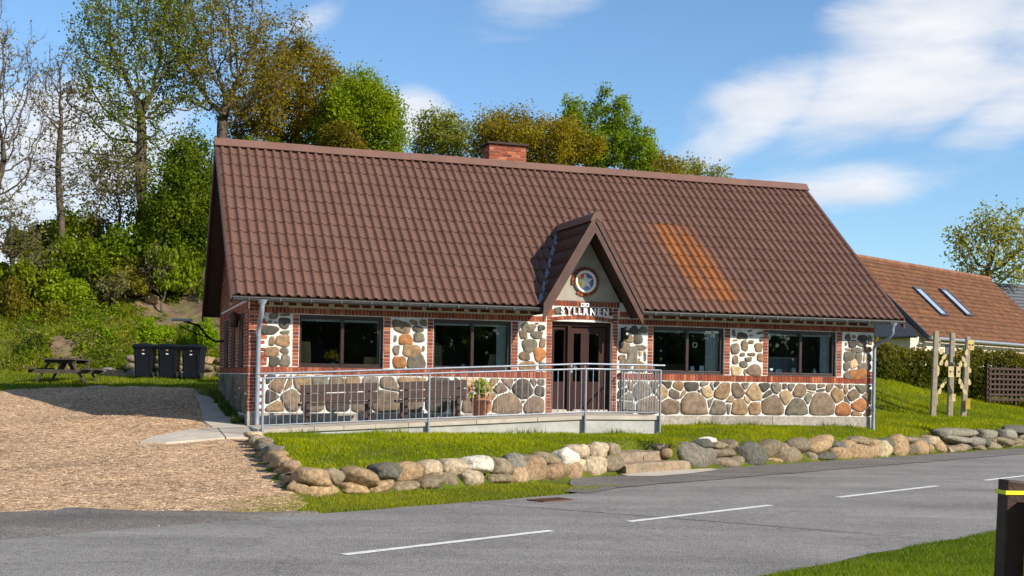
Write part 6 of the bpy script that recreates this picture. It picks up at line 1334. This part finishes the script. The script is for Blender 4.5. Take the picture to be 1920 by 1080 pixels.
SH = [('leafy', 60, 510, 85, 75, 42.5, 'dark leafy shrub at the left edge under the scrubby sapling'), ('leafy', 165, 470, 80, 60, 44, 'rounded green shrub at the foot of the slender bare tree'), ('leafy', 245, 455, 85, 65, 45, 'broad green shrub at the foot of the tallest tree'),
      ('leafy', 330, 470, 70, 80, 44.5, 'tall green shrub left of the roof end'), ('bright', 120, 545, 60, 40, 42, 'yellow green shrub in the middle of the thicket on the left'), ('olive', 30, 580, 60, 55, 41, 'olive brown shrub low at the left edge'),
      ('dark', 62, 655, 42, 38, 39, 'low dark evergreen bush behind the picnic table'), ('bright', 178, 640, 62, 40, 40.5, 'bright green leafy bush on the slope behind the picnic table'), ('bright', 290, 625, 45, 28, 41, 'bright green low bush directly above the left bin'),
      ('bright', 385, 625, 34, 32, 40.5, 'fresh green bush beside the gable lamp arm'), ('leafy', 225, 590, 60, 32, 43, 'low green bush left of the stump on the slope'), ('olive', 250, 520, 60, 36, 44, 'brownish green shrub in the centre of the thicket'), ('leafy', 400, 545, 30, 55, 44.5, 'green shrub half hidden behind the gable eaves'),
      ('twiggy', 205, 520, 55, 45, 43, 'bare twiggy shrub in front of the broad green shrub'), ('olive', 95, 600, 60, 34, 41, 'olive shrub above the dark evergreen bush'), ('leafy', 10, 640, 40, 36, 40, 'green shrub cut by the left edge beside the evergreen'), ('bright', 335, 560, 50, 26, 45, 'lime green growth on the upper slope beside the roof'),
      ('leafy', 140, 415, 60, 50, 47, 'green thicket shrub behind the slender bare tree'), ('leafy', 60, 440, 60, 45, 47, 'green thicket shrub high at the left'), ('leafy', 300, 400, 55, 55, 48, 'dark green thicket shrub between the tallest tree and the roof'),
      ('olive', 640, 270, 70, 40, 50, 'olive undergrowth behind the left ridge below the lime tree'), ('leafy', 480, 280, 70, 40, 49, 'green undergrowth showing just above the left ridge')]
for i, a in enumerate(SH): shrub(*a, rot=i*1.7)
def build_hedge():
    h = empty('hedge', (17, 45.2, 1.3), math.radians(24), 'long clipped dark hedge with olive tops between the lawn and the neighbour', 'hedge'); g = np.random.default_rng(9); n = 46000
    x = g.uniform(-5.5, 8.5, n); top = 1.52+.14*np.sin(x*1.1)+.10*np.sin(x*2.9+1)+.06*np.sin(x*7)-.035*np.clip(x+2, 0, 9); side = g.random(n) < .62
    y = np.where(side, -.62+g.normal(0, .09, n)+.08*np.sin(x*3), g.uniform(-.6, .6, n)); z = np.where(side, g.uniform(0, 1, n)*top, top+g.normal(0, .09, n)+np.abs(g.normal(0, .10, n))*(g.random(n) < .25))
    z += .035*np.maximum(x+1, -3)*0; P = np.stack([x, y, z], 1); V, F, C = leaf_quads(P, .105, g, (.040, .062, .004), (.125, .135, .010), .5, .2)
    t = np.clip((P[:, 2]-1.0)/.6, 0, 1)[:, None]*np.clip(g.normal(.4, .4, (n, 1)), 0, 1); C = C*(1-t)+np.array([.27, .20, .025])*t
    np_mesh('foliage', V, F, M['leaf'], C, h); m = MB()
    for k in range(30): xx = -5.3+.47*k; m.tube([(xx, -.1, -.2), (xx+.1, -.2, .8), (xx-.05, -.3, 1.5)], [.03, .025, .01], 5)
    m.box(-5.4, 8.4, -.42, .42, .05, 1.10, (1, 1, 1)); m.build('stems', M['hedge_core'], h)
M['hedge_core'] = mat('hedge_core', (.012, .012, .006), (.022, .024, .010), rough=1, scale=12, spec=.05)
build_hedge()
def build_cover():
    g = np.random.default_rng(14); n = 200000; Y = g.uniform(37.6, 56, n); X = g.uniform(-24, 2, n); keep = (X < -6.5-.28*(Y-37)*0) ; X, Y = X[keep], Y[keep]
    d = .5+.5*wig(X*.8, Y*.8)+.4*wig(X*2.3, Y*2.0); br_ = np.clip(bare(X, Y)-.25, 0, 1.2); keep = d-1.1*br_ > g.uniform(.05, .75, len(X)); X, Y, d = X[keep], Y[keep], d[keep]
    Z = H(X, Y)+np.abs(g.normal(0, .16, len(X)))*(.4+d); P = np.stack([X, Y, Z], 1); V, F, C = leaf_quads(P, .115, g, (.070, .130, .004), (.225, .295, .008), .5, 1.2)
    dry = g.random(len(P)) < .10; C[dry] = np.array([.32, .23, .10]); o = np_mesh('ground_cover', V, F, M['leaf'], C); tag(o, 'low leafy weeds and grass covering the hillside behind the bins', 'ground cover', kind='stuff')
build_cover()

def build_opposite():
    """the row of garden trees across the road that the window panes mirror"""
    pts = [(14, -16, 3.6, 4.6), (21, -19, 4.2, 5.4), (28, -14, 3.6, 4.2), (35, -17, 4.6, 6.0), (44, -12, 4.0, 4.6), (52, -14, 4.6, 5.6), (60, -6, 4.2, 5.0), (70, -4, 5, 5.4), (17, -24, 5, 7), (25, -26, 5, 7), (33, -25, 5, 7), (42, -23, 5, 7), (52, -22, 5, 7), (62, -16, 5, 7)]
    lab = ['leftmost', 'second', 'third', 'fourth', 'fifth', 'sixth', 'seventh', 'eighth', 'leftmost hind', 'second hind', 'third hind', 'fourth hind', 'fifth hind', 'last hind']
    for i, (x, y, r, h) in enumerate(pts):
        e = empty('garden_tree', (x, y, h1(x, y)), i*1.3, lab[i]+' bushy dark tree of the row across the road, mirrored in the window panes', 'tree', 'trees across the road mirrored in the windows'); e.scale = (r*1.25, r*1.25, h*1.35)
        for o in PROTO['dark']: q = o.copy(); col.objects.link(q); q.parent = e
build_opposite()
tree('tree', 'small roadside tree just outside the right edge that shades the near verge', (12.9, 5.4, .1), [(12.9, 5.7, 4.6, 1.5, 1.5, 1.0), (13.8, 5.2, 4.2, 1.2, 1.2, .9)], 33, 2600, .22, GREEN1, GREEN2, r_base=.12, step=.25, natt=300)
